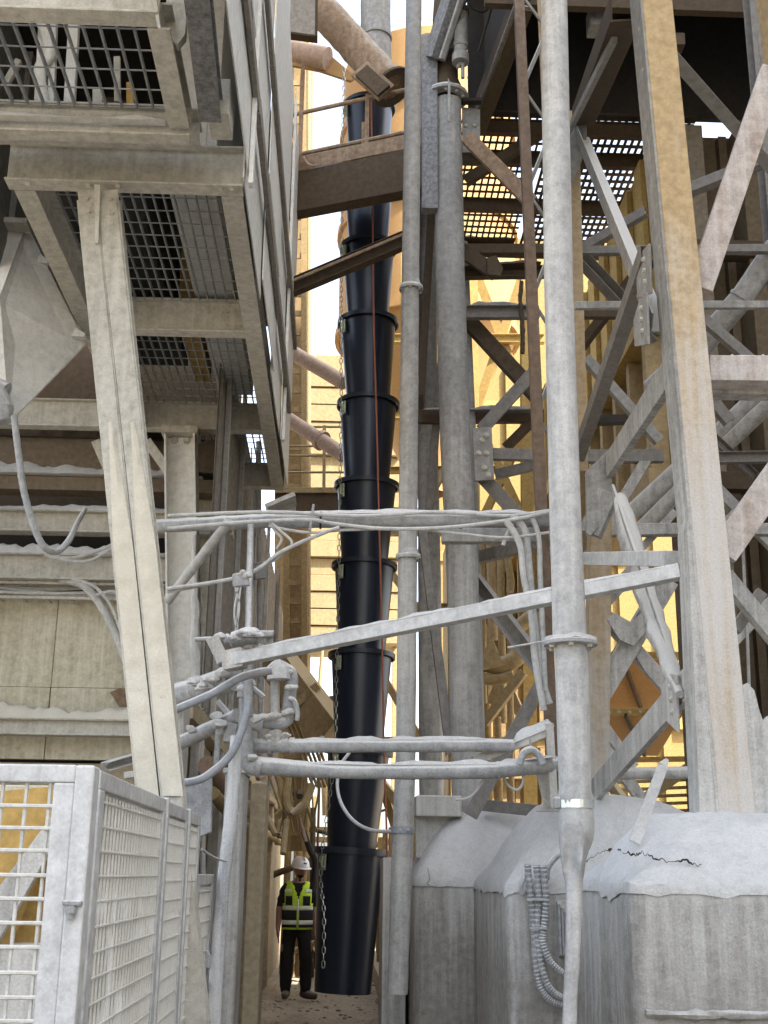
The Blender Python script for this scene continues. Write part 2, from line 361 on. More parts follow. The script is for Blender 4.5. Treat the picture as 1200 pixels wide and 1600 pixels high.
# cladding outside the right edge, sheet by sheet, with two dark rails
ys = [2.6, 4.2, 5.75, 7.1, 8.5, 9.8, 11.1]
for i in range(len(ys)-1):
    o = .018*(i % 2); lo = 5.24-.05*(i % 3)
    bx('cladding_panel', (XR+.006+o, ys[i]-.05, lo if i > 1 else 5.2), (XR+.014+o, ys[i+1]+.04, 6.0+.02*(i%2)), mclad, PL, bev=.001)
    bx('cladding_panel', (XR+.016+o, ys[i]-.02, 6.03), (XR+.024+o, ys[i+1]+.03, 8.6), mclad, PL, bev=.001)
for i, y in enumerate(ys[2::3]):
    bx('cladding_post', (XR+.035, y-.03, 5.12+.02*i), (XR+.06, y+.03, 8.5), mclad, PL)
za, zb = P(386, 0, X=-.535).z, P(418, 0, X=-.535).z
for zz, segs in ((za, ((3.2,5.9),(5.85,8.3),(8.2,10.4))), (zb, ((3.6,6.8),(6.7,9.2),(9.1,11.1)))):
    for k, (a, b) in enumerate(segs): bx('side_rail', (XR+.04, a, zz-.05-.012*k), (XR+.068+.004*k, b, zz+.05-.012*k), mrail, PL)
# sloping double strut under the front beam
sp0, sp1 = P(156, 306, 5.76), P(254, 1245, 5.76); sp2 = sp0 + (sp1-sp0)*((sp0.z)/(sp0.z-sp1.z))
dx = .055
for s in (-1, 1):
    kind = 'D' if s < 0 else 'C'
    beam(PL, 'strut', sp2+Vector((s*dx,0,-.03)), sp0+Vector((s*dx,0,0)), kind, .10, .12, mcream, t=.009)
    beam(PL, 'strut_face', sp2+Vector((s*dx,-.064,-.03)), sp0+Vector((s*dx,-.064,-.06)), 'B', .098, .006, mcream)
plate(PL, 'gusset_plate', [sp0+Vector((-.012,-.085,.01)), sp0+Vector((.02,-.085,.01)), sp0+Vector((.035,-.085,-.33)), sp0+Vector((.02,-.085,-.33))], .02, mcream)
# dust caked on the strut faces lower down
for s in (-1, 1):
    bm = bmesh.new(); rows = []
    for i in range(61):
        f = i/60; c = sp0.lerp(sp1, .42+.58*f)+Vector((s*dx, -.07, 0)); hw = .047*min(1, .25+f*2.2)
        rows.append([bm.verts.new(c+Vector((hw*(k/5-.5)*2, -.016*max(0,math.sin(math.pi*k/5))*(.6+noise.noise(c*14+Vector((k*.35,s,0)))+.5*noise.noise(c*37)), 0))) for k in range(6)])
    for i in range(60):
        for k in range(5): bm.faces.new((rows[i][k], rows[i+1][k], rows[i+1][k+1], rows[i][k+1]))
    obj('dust_crust', bm, mcdust, PL, smooth=True, kind='stuff')
beam(PL, 'column', (-3.3, 9.5, 0), (-3.3, 9.5, ZB), 'I', .2, .2, mcream)
# upright I column under the third beam
c0, c1 = P(283, 684, 9.5), P(291, 1245, 9.5); c2 = c0+(c1-c0)*(c0.z/(c0.z-c1.z))
beam(PL, 'column', c2, c0+Vector((0,0,.0)), 'I', .24, .25, mclad, roll=R(90), t=.016)
bx('cap_plate', (c0.x-.15, 9.36, c0.z), (c0.x+.15, 9.64, ZB), mcream, PL)
for s in (-.05, .05): bolt(PL, c0+Vector((s,-.02,-.03)), (0,-1,0), .022, mcream)
# dust ridge up the column's outer flange
bm = bmesh.new()
tube(bm, [c0.lerp(c1, .3+.7*i/40)+Vector((.105,-.13,0)) for i in range(41)], [.018+.032*min(1,i/20)*(1+noise.noise(Vector((i*.3,0,0)))) for i in range(41)], 8, lump=.5, freq=12)
obj('dust_crust', bm, mdust, PL, smooth=True, kind='stuff')
pbeam(PL, 'brace', (230,690,9.6), (300,790,9.6), 'L', 14, 14, mcream)
pbeam(PL, 'brace', (150,690,9.7), (185,770,9.7), 'L', 14, 14, mcream)

for y in (7.54, 9.44):
    for x in (XR-.15, XR-.24, XL+.16, XL+.25):
        for z in (5.17, 5.27): bolt(PL, Vector((x, y+.054, z)), (0,-1,0), .011, mcream)
for x in (XR-.05, XR-.11, XL+.1, -1.4, -1.25): bolt(PL, Vector((x, 5.76, ZB)), (0,0,-1), .013, mcream)
for f in (.02, .045): 
    for s_ in (-1, 1): bolt(PL, sp0.lerp(sp1, f)+Vector((s_*.062,-.068,0)), (0,-1,0), .013, mcream)
# what stands on the platform floor
t = thing('equipment_cabinet', 'pale flat-sided equipment casing standing on the platform grating', 'cabinet', (-.95, 6.2, 5.36))
bx('casing', (-1.06, 6.1, 5.37), (-.78, 9.35, 6.6), mclad, t); bx('door', (-1.0, 6.085, 5.5), (-.84, 6.1, 6.4), mclad, t)
t = thing('drive_housing', 'brown drive housing standing on the platform behind the pale casing', 'machine', (-1.5, 7.5, 5.36))
bx('housing', (-1.7, 6.6, 5.38), (-1.25, 8.8, 6.1), mdark, t); bx('mounting_plate', (-1.22, 7.9, 5.37), (-1.1, 9.1, 5.9), mochre, t)
bm = bmesh.new(); tube(bm, line((-1.48,6.4,5.9),(-1.48,9.0,5.9),.3), .2, 14); obj('drum', bm, mbrown, t, smooth=True)
t = thing('shade_canopy', 'dark sheet roof over the service platform at top left', 'roof', (-2, 6, 6.9))  # added roof that makes the space above the gratings dark
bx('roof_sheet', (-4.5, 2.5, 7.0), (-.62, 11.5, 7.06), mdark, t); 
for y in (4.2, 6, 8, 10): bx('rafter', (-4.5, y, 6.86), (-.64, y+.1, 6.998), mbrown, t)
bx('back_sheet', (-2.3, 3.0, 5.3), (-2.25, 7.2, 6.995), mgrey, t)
t = thing('pump_frame', 'white upright brackets and pipe behind the top left grating', 'machine', (-1.6, 5, 5.25))
for a, b, ww in (((70,10),(62,160),14), ((85,10),(80,170),10), ((118,0),(108,178),16)):
    pbeam(t, 'bracket', (a[0],a[1],5.35), (b[0],b[1],5.35), 'B', ww, 14, mclad)
bm = bmesh.new(); tube(bm, spline([P(60,20,5.3),P(78,80,5.3),P(62,110,5.3),P(70,170,5.3)]), .03, 10); obj('pipe', bm, mclad, t, smooth=True)
pbeam(t, 'rail', (30,95,5.6), (10,130,5.6), 'B', 10, 10, mcream); pplate(t, 'flange_plate', [(145,140),(160,140),(160,188),(145,188)], 5.3, .02, mcream)
pbeam(t, 'post', (183,90,5.4), (184,160,5.4), 'B', 10, 8, mcream); pbeam(t, 'post', (203,130,5.4), (204,180,5.4), 'B', 11, 8, mochre)

# hopper at far left
H = thing('hopper', 'pale steel hopper with sloping sides hanging at the left edge', 'hopper', (-2.3, 8, 3))
plate(H, 'front_sheet', [P(-30,640,7.0), P(14,662,7.0), P(132,540,7.4), P(40,352,7.3), P(0,470,7.0), P(-60,500,7.0)], .02, mclad)
plate(H, 'upper_sheet', [P(-60,490,6.97), P(-2,472,6.97), P(38,362,7.25), P(-60,355,7.25)], .02, mclad)
pbeam(H, 'rim', (-40,348,7.15), (46,352,7.15), 'B', 30, 9, mcream); plate(H, 'side_sheet', [P(132,540,7.4), P(40,352,7.3), P(46,350,8.1), P(136,520,8.1)], .02, mclad)
rx = P(24,345,7.2).x; bx('feed_spout', (-3.0, 7.18, P(20,346,7.18).z+.03), (rx, 8.2, 6.99), mgrey, H)
for q in ((62,400),(118,515)):
    plate(H, 'lug', [P(q[0]-6,q[1]+12,7.32), P(q[0]+2,q[1],7.32), P(q[0]+16,q[1]+8,7.32), P(q[0]+14,q[1]+14,7.32)], .05, mclad)
t = thing('vibrator_motor', 'white dusty vibrator motor clamped to the tip of the hopper', 'motor', P(8,640,6.8))
bm = bmesh.new(); tube(bm, [P(-14,600,6.8), P(10,612,6.8)], [.055,.055], 14, lump=.1); obj('motor_body', bm, mwpipe, t, smooth=True)
bm = bmesh.new(); tube(bm, [P(-8,612,6.75), P(3,640,6.75), P(6,660,6.75)], [.062,.075,.05], 8, lump=.12); obj('terminal_box', bm, mwpipe, t, bev=.01)
bm = bmesh.new(); tube(bm, spline([P(22,650,6.7), P(28,700,6.7), P(38,770,6.7), P(60,840,6.7), P(82,862,6.8), P(105,848,7.15), P(122,815,9.0), P(133,795,9.35)], 14), [.019*(1+.09*(i%2)) for i in range(99)], 10)
solo('flexible_conduit', bm, mwpipe, 'white ribbed conduit drooping in a loop below the hopper motor', 'conduit', smooth=True)

# building under the platform
B = thing('process_building', 'stained cream panelled building with dusty ledges below the platform', 'building', (-2.2, 10.3, 0))
YB = 10.35
zz = lambda y: P(100, y, YB).z
xs = [-5.2, -3.7, -2.45, -1.42]
for i in range(3):
    bx('wall_panel', (xs[i]+.002, YB, zz(1074)), (xs[i+1]-.002, YB+.05, zz(930)), mwall, B)
    bx('wall_panel', (xs[i]+.004, YB-.006, zz(1135)), (xs[i+1]-.004, YB+.05, zz(1074)-.004), mwall, B)
    bx('wall_panel', (xs[i]+.004, YB-.02, zz(1187)), (xs[i+1]-.004, YB+.05, zz(1152)), mwall, B)
bx('wall_panel', (-5.2, YB+.02, 0), (-1.3, YB+.06, zz(1192)), malley, B)
bx('back_wall', (-5.2, YB+1.2, .0), (-1.0, YB+1.3, 5.0), mdark, B)
def ledge(y0, y1, xr, m, dust, seed, yb=YB-.3, dh=.06):
    za, zb = P(100, y1, yb).z, P(100, y0, yb).z
    o = beam(B, 'ledge_beam', (-5, yb, (za+zb)/2), (xr, yb, (za+zb)/2), 'I', .16, zb-za, m, t=.014)
    drift(B, (-5, yb, zb), (xr-.02, yb, zb), .17, dh, dust, seed)
ledge(800, 834, -.95, mcream, mdust, 1, dh=.05); ledge(868, 908, -1.35, mcream, mdust, 2, dh=.09); ledge(1124, 1150, -1.2, mcream, mcdust, 4, dh=.1)
beam(B, 'duct_beam', (-5, YB-.1, P(100,722,YB).z), (-1.1, YB-.1, P(100,722,YB).z), 'B', .3, .3, mpier); drift(B, (-5, YB-.15, P(100,716,YB).z+.1), (-1.25, YB-.15, P(100,716,YB).z+.1), .3, .22, mbrown, 8)
beam(B, 'duct_beam', (-5, YB-.14, P(100,768,YB).z), (-1.1, YB-.14, P(100,768,YB).z), 'B', .2, .12, mpier); drift(B, (-5, YB-.2, P(100,762,YB).z+.04), (-1.25, YB-.2, P(100,762,YB).z+.04), .2, .1, mdust, 9)
pplate(B, 'corner_post', [(300,760),(345,760),(352,1250),(296,1250)], YB+.1, .06, mwall)
for x0, x1, m in ((312,330,mcream),(338,350,mgrey)): pplate(B, 'wall_rib', [(x0,930),(x1,850),(x1+4,1160),(x0-6,1180)], YB-.1, .08, m)
t = thing('wall_stain_vent', 'small rusty broken vent plate on the cream wall beside the strut', 'vent', P(189,1088,YB-.02))
pplate(t, 'plate', [(172,1082),(187,1075),(206,1078),(205,1103),(186,1104)], YB-.02, .02, mpink)
pbeam(B, 'channel', (165,1198,7.6), (225,1180,7.9), 'C', 18, 14, mgrey); pbeam(B, 'channel', (195,1212,7.6), (240,1206,7.6), 'B', 18, 10, mgrey)
# cable tray along the wall
CT = thing('cable_tray', 'dusty cable tray with loose cables under the lower ledge beam', 'cable tray', (-2.5, YB-.25, 3.9))
z1 = P(100, 938, YB-.2).z; z0 = P(100, 915, YB-.2).z
for z in (z0, z1): bx('tray_rail', (-5, YB-.3, z-.012), (-1.5, YB-.27, z+.012), mcream, CT)
for i in range(18): bx('tray_rung', (-4.9+i*.2, YB-.27, z1-.01), (-4.88+i*.2, YB-.1, z1+.004), mcream, CT, bev=0)
for k in range(5):
    bm = bmesh.new(); tube(bm, spline([(-5+i*.5, YB-.25+.03*k, z1+.03+.025*k+random.uniform(-.02,.03)) for i in range(8)], 5), .012+.004*(k%2), 7); obj('cable', bm, mcable, CT, smooth=True)
bm = bmesh.new(); tube(bm, spline([P(95,906,YB-.3),P(130,915,YB-.32),P(160,950,YB-.35),P(185,1000,YB-.35),P(212,1070,YB-.35)]), .035, 10, lump=.1)
solo('bent_conduit', bm, mcable, 'thick dusty conduit bending down from the cable tray over the wall', 'conduit', smooth=True)
for k, (pts, lab) in enumerate((([(112,905),(150,918),(180,960),(205,1045)], 'thin cable running beside the thick bent conduit'), ([(150,930),(178,925),(196,945)], 'short cable arching at the end of the cable tray'),
        ([(70,866),(110,872),(150,862),(182,848)], 'upper thin cable sagging in front of the dusty ledge'), ([(70,868),(100,875),(140,876),(182,852)], 'lower thin cable sagging in front of the dusty ledge'))):
    bm = bmesh.new(); tube(bm, spline([P(x,y,YB-.5) for x,y in pts]), .014, 7); solo('cable', bm, mcable, lab, 'cable', smooth=True)
# block of plant further left that closes the view above and beside the platform
t = thing('mill_building', 'tall tan mill building behind the platform on the left', 'building', (-4, 13, 0))
bx('wall', (-9, 12.2, 0), (-1.25, 13.4, 13), mbrown, t, bev=0)
bx('roof', (-9.2, 12.0, 13), (-1.05, 13.6, 13.2), mrail, t, bev=0)

# ------------------------------------------------------------------ guard fence
FN = thing('guard_fence', 'white dusty steel mesh guard fence at lower left', 'fence', (-.65, 3.3, 0))
YF = 3.12; ZF = P(60, 1194, YF).z
def fx(x, y=1400): return P(x, y, YF).x
xr, xi = P(119,1196,YF).x, P(84,1225,YF).x
wireb = bpy.data.meshes.new('wire'); bm = bmesh.new(); tube(bm, [(0,0,-.5+i/30) for i in range(31)], .0042, 6, lump=.25, freq=40); bm.to_mesh(wireb); bm.free(); wireb.materials.append(mwire)
def bar(parent, p0, p1, r=1.):
    p0, p1 = Vector(p0), Vector(p1); d = p1-p0
    linked('wire', wireb, parent, Matrix.Translation((p0+p1)/2) @ d.to_track_quat('Z','Y').to_matrix().to_4x4() @ Matrix.Diagonal((r, r, d.length, 1)))
zt = P(60, 1222, YF).z
fp = bx('panel_frame', (-2.2, YF, zt), (xr, YF+.04, ZF), mfence, FN)
fs = bx('panel_frame', (xi, YF, .05), (xr, YF+.04, zt-.001), mfence, FN)
zs = [P(60, y, YF).z for y in (1259,1294,1329,1368,1405,1443,1481,1521,1560,1597)] + [P(60,1597,YF).z-.07*k for k in range(1, 8)]
for z in zs: bar(fp, (-2.2, YF+.012, z), (xi+.005, YF+.012, z), 1.25)
for k in range(12):
    x = xi-.016-.0585*k; bar(fp, (x-.002, YF+.022, .1), (x+.004, YF+.022, zt+.004), 1.25)
# gate post and the three side panels
p = P(136, 1198, YF); bx('post', (p.x-.026, YF-.012, .0), (p.x+.022, YF+.06, P(136,1196,YF).z), mfence, FN, bev=.006)
XF = -.648
def sidez(x, y): return P(x, y, X=XF)
a, b, c, d = sidez(156,1203), sidez(259,1247), sidez(294,1263), sidez(313,1276)
ZT = a.z
rodm = bpy.data.meshes.new('mesh_strand'); bm = bmesh.new(); tube(bm, [(0,0,-.5+i/24) for i in range(25)], .005, 6, lump=.35, freq=37); bm.to_mesh(rodm); bm.free(); rodm.materials.append(mcake)
def side(y0, y1, nv, nh, z1, cake):
    f = bx('panel_frame', (XF-.03, y0, z1-.05), (XF+.004, y1, z1), mfence, FN)
    bx('panel_stile', (XF-.03, y0, .08), (XF+.006, y0+.07, z1-.051), mfence, FN); bx('panel_stile', (XF-.03, y1-.07, .08), (XF+.006, y1, z1-.051), mfence, FN)
    bm = bmesh.new(); ny, nz_ = int((y1-y0)/.03), 70; V = []
    for j in range(nz_+1):
        z = .1+(z1-.15)*j/nz_; V.append([bm.verts.new((XF-.019+cake*.007*(noise.noise(Vector((0,y0+(y1-y0)*i/ny*1.,z))*14)+noise.noise(Vector((3,y0+(y1-y0)*i/ny,z))*31)), y0+.06+(y1-y0-.12)*i/ny, z)) for i in range(ny+1)])
    for j in range(nz_):
        for i in range(ny):
            if noise.noise(Vector((y0+i*.03, j*.026, 5))*9) > -.22 or j > nz_*.84: bm.faces.new((V[j][i], V[j][i+1], V[j+1][i+1], V[j+1][i]))
    obj('caked_dust', bm, mcake, FN, smooth=True, kind='stuff')
    for i in range(nv):
        y = y0+.07+(y1-y0-.14)*(i+.5)/nv
        linked('wire', rodm, f, Matrix.Translation((XF-.005, y, .09+(z1-.14)/2)) @ Matrix.Diagonal((1.1,1.25,z1-.16,1)))
    for k in range(nh):
        z = z1-.08-(z1-.16)*k/nh; linked('wire', rodm, f, Matrix.Translation((XF-.003, (y0+y1)/2, z)) @ Matrix.Rotation(R(90),4,'X') @ Matrix.Diagonal((.9,.8,y1-y0-.12,1)))
side(a.y, b.y, 22, 26, ZT, 1.); side(b.y+.02, c.y, 14, 24, ZT-.004, 1.5); side(c.y+.02, d.y, 7, 24, ZT-.006, 1.5); side(d.y+.02, d.y+.75, 7, 20, ZT-.27, 1.5)
beam(FN, 'post', (XF-.012, b.y+.01, 0), (XF-.012, b.y+.01, ZT+.004), 'B', .05, .03, mfence); beam(FN, 'post', (XF-.012, c.y+.01, 0), (XF-.012, c.y+.01, ZT), 'B', .05, .03, mfence)
p = P(114, 1412, YF); lt = bx('latch', (p.x-.02, YF-.03, p.z-.004), (p.x+.026, YF-.001, p.z+.008), mwpipe, FN, bev=.003)
bm = bmesh.new(); ext(bm, prof('O8', .02, .02), (p.x, YF-.02, p.z-.035), (p.x, YF-.02, p.z-.004)); ext(bm, prof('O8', .028, .028), (p.x, YF-.02, p.z-.022), (p.x, YF-.02, p.z-.006)); obj('latch_pin', bm, mwpipe, FN, smooth=True)
bx('hinge', (XF+.004, a.y+.03, 1.02), (XF+.012, a.y+.05, 1.16), mfence, FN)
# ochre machine behind the fence
t = thing('crusher_guard', 'ochre painted guard plate with flaking grey dust behind the white mesh fence', 'machine', (-1.6, 4.0, 0))
plate(t, 'guard_plate', [P(-40,1240,4.1), P(88,1228,4.1), P(88,1290,4.1), P(10,1500,4.1), P(-40,1520,4.1)], .03, mochre)
plate(t, 'slanted_plate', [P(92,1262,4.0), P(96,1300,4.0), P(-6,1480,4.0), P(-40,1500,4.0), P(-40,1440,4.0)], .03, mgrey)
plate(t, 'lower_plate', [P(95,1310,4.2), P(100,1480,4.2), P(-40,1480,4.2), P(-40,1470,4.2)], .03, mochre)
bx('base', (-2.6, 4.0, 0), (-.9, 5.0, P(40,1478,4.0).z), mgrey, t)
bx('back_plate', (-2.6, 4.6, .8), (-.9, 4.65, 1.9), mwall, t)

# ================================================================== RIGHT: plinths and their dust
def outline(x0, x1, y0, y1, r, k=6):
    out = []
    for cx, cy, a0 in ((x1-r,y0+r,-90),(x1-r,y1-r,0),(x0+r,y1-r,90),(x0+r,y0+r,180)):
        for i in range(k+1):
            a = R(a0+90*i/k); out.append((cx+r*math.cos(a), cy+r*math.sin(a)))
    res = []
    for i in range(len(out)):
        p, q = out[i], out[(i+1)%len(out)]; L = math.dist(p, q); n = max(1, int(L/.05))
        for j in range(n): res.append((p[0]+(q[0]-p[0])*j/n, p[1]+(q[1]-p[1])*j/n))
    return res
def plinth(name, label, x0, x1, y0, y1, zt, hp, peak, seed, r=.05, pw=1.5, dustlabel=''):
    ol = outline(x0, x1, y0, y1, r); cx, cy = (x0+x1)/2, (y0+y1)/2
    bm = bmesh.new(); rows = []; nz = int(zt/.05)
    def nrm(p): v = Vector((p[0]-cx, p[1]-cy, 0)); return v.normalized()
    for j in range(nz+1):
        z = zt*j/nz; row = []
        for p in ol:
            q = Vector((p[0], p[1], z)); d = .010*noise.noise(Vector((q.x*5,q.y*5,z*2.2+seed)))+.006*noise.noise(q*21)
            if j == nz: d -= .015
            row.append(bm.verts.new(q+nrm(p)*d))
        rows.append(row)
    n = len(ol)
    for j in range(nz):
        for i in range(n): bm.faces.new((rows[j][i], rows[j][(i+1)%n], rows[j+1][(i+1)%n], rows[j+1][i]))
    bm.faces.new(rows[-1]); bm.faces.new(rows[0][::-1])
    o = solo(name, bm, mconc, label, 'plinth', smooth=True)
    pk = Vector((peak[0], peak[1]))
    def H(x, y, s):
        h = hp*(1-s**pw)+.02*noise.noise(Vector((x*3,y*3,seed)))*(1-s*.5)+.012*noise.noise(Vector((x*11,y*11,seed)))+.006*noise.noise(Vector((x*27,y*27,seed)))
        return zt+max(h, -.01) if s < 1 else zt-.01
    bm = bmesh.new(); rows = []
    for j in range(1, 27):
        s = j/24; row = []
        for p in ol:
            ss = min(s, 1.0); an = math.atan2((p[1]-cy)/(y1-y0), (p[0]-cx)/(x1-x0)); bl = ss**3
            ex = cx+(x1-x0)*.5*math.cos(an); ey = cy+(y1-y0)*.5*math.sin(an); gx_ = ex+(p[0]-ex)*bl; gy_ = ey+(p[1]-ey)*bl
            x = pk.x+(gx_-pk.x)*ss; y = pk.y+(gy_-pk.y)*ss
            z = H(x, y, ss*.985)
            if j > 24:
                d = nrm(p); x += d.x*.006; y += d.y*.006
                z = zt-.012-(j-24)*(.006+.022*max(0, noise.noise(Vector((x*9,y*9,seed+2)))+.5*noise.noise(Vector((x*31,y*31,seed)))))
            row.append(bm.verts.new((x, y, z)))
        rows.append(row)
    top = bm.verts.new((pk.x, pk.y, H(pk.x, pk.y, 0)))
    for j in range(25):
        for i in range(n): bm.faces.new((rows[j][i], rows[j][(i+1)%n], rows[j+1][(i+1)%n], rows[j+1][i]))
    for i in range(n): bm.faces.new((top, rows[0][(i+1)%n], rows[0][i]))
    solo('dust_heap', bm, mdust, dustlabel, 'dust', smooth=True, kind='stuff')
    return o, H
x10 = P(985,1370,4.6).x
plinth('concrete_plinth', 'broad nearest concrete plinth under the ochre tower leg, its dust cap cracked', x10, 3.0, 4.6, 5.75, 1.57, .30, (1.5, 5.22), 1, pw=2.8, dustlabel='smooth pale dust heaped over the nearest plinth round the ochre leg')
x20 = P(790,1370,7.0).x
plinth('concrete_plinth', 'middle concrete plinth with ribbed conduits hanging down its front', x20, 2.6, 7.0, 8.7, 1.54, .55, (x20+.62, 7.75), 2, r=.07, pw=3.0, dustlabel='steep pale dust heap on the middle plinth behind the crumpled pipe')
x30 = P(648,1370,9.3).x
plinth('concrete_plinth', 'farthest tall rounded plinth at the foot of the thick grey pipe', x30, 1.9, 9.3, 10.9, 1.55, .55, (x30+.6, 10.0), 3, r=.12, pw=3.6, dustlabel='rounded dust heap on the farthest plinth round the thick pipe foot')
# horizontal lip low on the nearest plinth
bm = bmesh.new(); tube(bm, line((x10+.03, 4.588, P(1000,1584,4.59).z), (2.9, 4.588, P(1000,1590,4.59).z), .03), .016, 8, lump=.7, freq=19)
solo('dust_ledge', bm, mconc, 'thin ledge of dust along the foot of the nearest plinth', 'dust', smooth=True, kind='stuff')
# cracks in the nearest dust cap: thin dark tubes, the shade of the openings put into their colour
mcrack = flatmat('crack_shadow', (.05,.045,.035), rough=1, spec=0)
bm = bmesh.new()
for poly in ([(916,1346),(930,1336),(944,1331),(955,1327)], [(953,1341),(960,1331),(970,1329)], [(973,1333),(990,1335),(1004,1333),(1016,1337),(1026,1344),(1042,1346),(1058,1344),(1070,1345),(1084,1350),(1096,1352)]):
    pts = []
    for x, y in poly:
        for Y in [4.5+.01*i for i in range(90)]:      # where the line of sight meets the heap
            q = P(x, y, Y); e = max(abs(q.x-1.5)/(1.5-x10 if q.x < 1.5 else 1.5), abs(q.y-5.22)/.62)
            if q.z <= 1.57+.30*(1-min(e,1)**2.8)+.004: break
        pts.append(q)
    pts = spline(pts, 9)
    pts = [p+Vector((0,-.002,.010*noise.noise(p*38)+.012*noise.noise(p*95))) for p in pts]; tube(bm, pts, [.0012+.006*max(0,noise.noise(p*17)+.15) for p in pts], 5, lump=.4, freq=60)
solo('crack', bm, mcrack, 'ragged dark crack across the front of the nearest dust cap', 'crack')
bm = bmesh.new(); a, b = P(998,1292,4.95), P(1040,1186,4.95)
s = [(-.007,-.024),(.007,-.024),(.007,.024),(-.007,.024)]
ext(bm, s, a-Vector((.02,0,.06)), a.lerp(b,.9), s1=.85); ext(bm, [(q[0]*.84,q[1]*.84) for q in s], a.lerp(b,.901), b+Vector((.008,0,0)), s1=.35)
solo('steel_strip', bm, mdust, 'white dusty steel strip sticking up out of the nearest dust cap', 'strip', bev=.003)

# ================================================================== STEEL TOWER
TW = thing('steel_tower', 'dusty ochre lattice steel tower standing on the concrete plinths', 'tower', (1.6, 5.2, 1.6))
L1a, L1b = P(1015,-25,5.2), P(1143,1290,5.2)
lg = beam(TW, 'leg', L1b-Vector((0,0,.05)), L1a, 'B', .155, .20, mleg, bev=.006)
d = (L1a-L1b).normalized()
beam(TW, 'leg_side', L1b+Vector((-.082,.0,0)), L1a+Vector((-.082,.0,0)), 'B', .008, .19, mgrey)
bx_side = beam(TW, 'leg_flange', L1b+Vector((-.084,-.09,0)), L1a+Vector((-.084,-.09,0)), 'B', .012, .03, mgrey)
for y in (70,145,455,640,830,905):
    f = (1290-y)/1315; c = L1b.lerp(L1a, f); bolt(TW, c+Vector((-.079,-.03,0)), (-1,0,0), .009, mgrey)
plate(TW, 'base_plate', [L1b+Vector((-.16,-.02,-.02)), L1b+Vector((-.078,-.02,-.02)), L1b.lerp(L1a,.32)+Vector((-.078,-.02,0)), L1b.lerp(L1a,.3)+Vector((-.1,-.02,0))], .16, mgrey)
pplate(TW, 'base_gusset', [(1155,1075),(1165,1068),(1176,1080),(1184,1112),(1190,1128),(1200,1118),(1230,1140),(1230,1300),(1160,1300)], 5.13, .05, mgrey)
pbeam(TW, 'leg', (903,740,8.0), (890,180,8.0), 'C', 26, 26, mleg2, roll=R(90)); pbeam(TW, 'leg', (930,1275,8.0), (937,800,8.0), 'C', 34, 34, mleg2, roll=R(90))
g = pplate(TW, 'gusset_plate', [(893,195),(905,178),(916,200),(916,232),(905,262),(894,285),(888,270)], 7.88, .03, mgrey)
for q, s in (((911,183,7.9),(978,12,5.3)),): pbeam(TW, 'brace', q, s, 'L', 40, 34, mbrown)
pbeam(TW, 'brace', (884,215,7.9), (960,60,5.6), 'B', 8, 12, mgrey)
pbeam(TW, 'brace', (910,205,7.9), (1034,505,5.36), 'L', 26, 26, mgrey)
pbeam(TW, 'brace', (1012,395,5.4), (904,712,7.9), 'C', 20, 24, mshade)
bmz = pbeam(TW, 'brace', (1045,585,5.3), (948,735,7.4), 'B', 12, 42, mgrey)
for f in (.2, .62):
    c = P(1030,608,5.4).lerp(P(948,735,7.4), f)
g = pplate(TW, 'gusset_plate', [(915,738),(952,702),(956,712),(955,770),(957,776),(957,800),(922,838),(916,834)], 7.3, .03, mgrey)
pbeam(TW, 'brace', (950,770,7.3), (922,835,7.35), 'B', 20, 34, mgrey)
bm = bmesh.new(); pts = spline([P(968,775,7.1), P(990,860,6.8), P(1020,960,6.3), P(1062,1085,5.5)], 8)
tube(bm, pts, [.03,.05]+[(.06+.012*noise.noise(p*5))*min(1,(len(pts)-3-i)*.12+.35) for i, p in enumerate(pts[2:])], 10, lump=.3, freq=5); obj('dented_brace', bm, mgrey, TW, smooth=True, label='dented rounded brace caked white')
pbeam(TW, 'brace', (957,760,7.2), (1060,1060,5.7), 'B', 5, 10, mgrey)
pbeam(TW, 'strut', (914,873,7.2), (1050,873,5.6), 'B', 22, 22, mfence)
pbeam(TW, 'strut', (915,830,8.1), (1046,828,8.0), 'C', 18, 18, mgrey); pbeam(TW, 'strut', (1040,828,8.0), (1230,828,8.0), 'C', 18, 18, mgrey)
pbeam(TW, 'brace', (1045,905,8.0), (926,1105,8.0), 'T', 22, 34, mgrey)
pbeam(TW, 'brace', (935,952,8.1), (1070,1105,8.1), 'C', 18, 22, mgrey)
pplate(TW, 'gusset_plate', [(948,968),(960,958),(985,972),(1012,950),(1018,975),(990,1010),(968,1000)], 7.93, .02, mgrey)
pplate(TW, 'gusset_plate', [(990,1020),(1005,1012),(1030,1050),(1042,1075),(1036,1082),(1008,1050)], 8.05, .02, mgrey)
pbeam(TW, 'brace', (1075,1068,5.5), (926,1240,7.6), 'B', 10, 42, mgrey)
pbeam(TW, 'brace', (990,870,8.1), (1055,800,8.1), 'B', 10, 12, mgrey); pbeam(TW, 'brace', (926,960,8.1), (1000,880,8.1), 'B', 18, 22, mgrey)
bm = bmesh.new(); tube(bm, line(P(965,1209,8.2), P(1080,1207,7.9)), .04, 12, lump=.05); obj('tie_tube', bm, mgrey, TW, smooth=True)
pbeam(TW, 'tie', (935,1155,9), (1010,1260,9), 'C', 14, 18, mgrey)
for a, b, w_ in (((915,560,8.3),(1030,690,8.3),16), ((1020,700,8.4),(925,860,8.4),16), ((925,1110,8.2),(990,1200,8.2),16), ((1090,735,8.4),(1215,860,8.4),18), ((1095,860,8.4),(1215,735,8.3),16), ((1110,1040,8.5),(1215,930,8.4),18)):
    pbeam(TW, 'brace', a, b, 'L', 14, w_, mgrey)
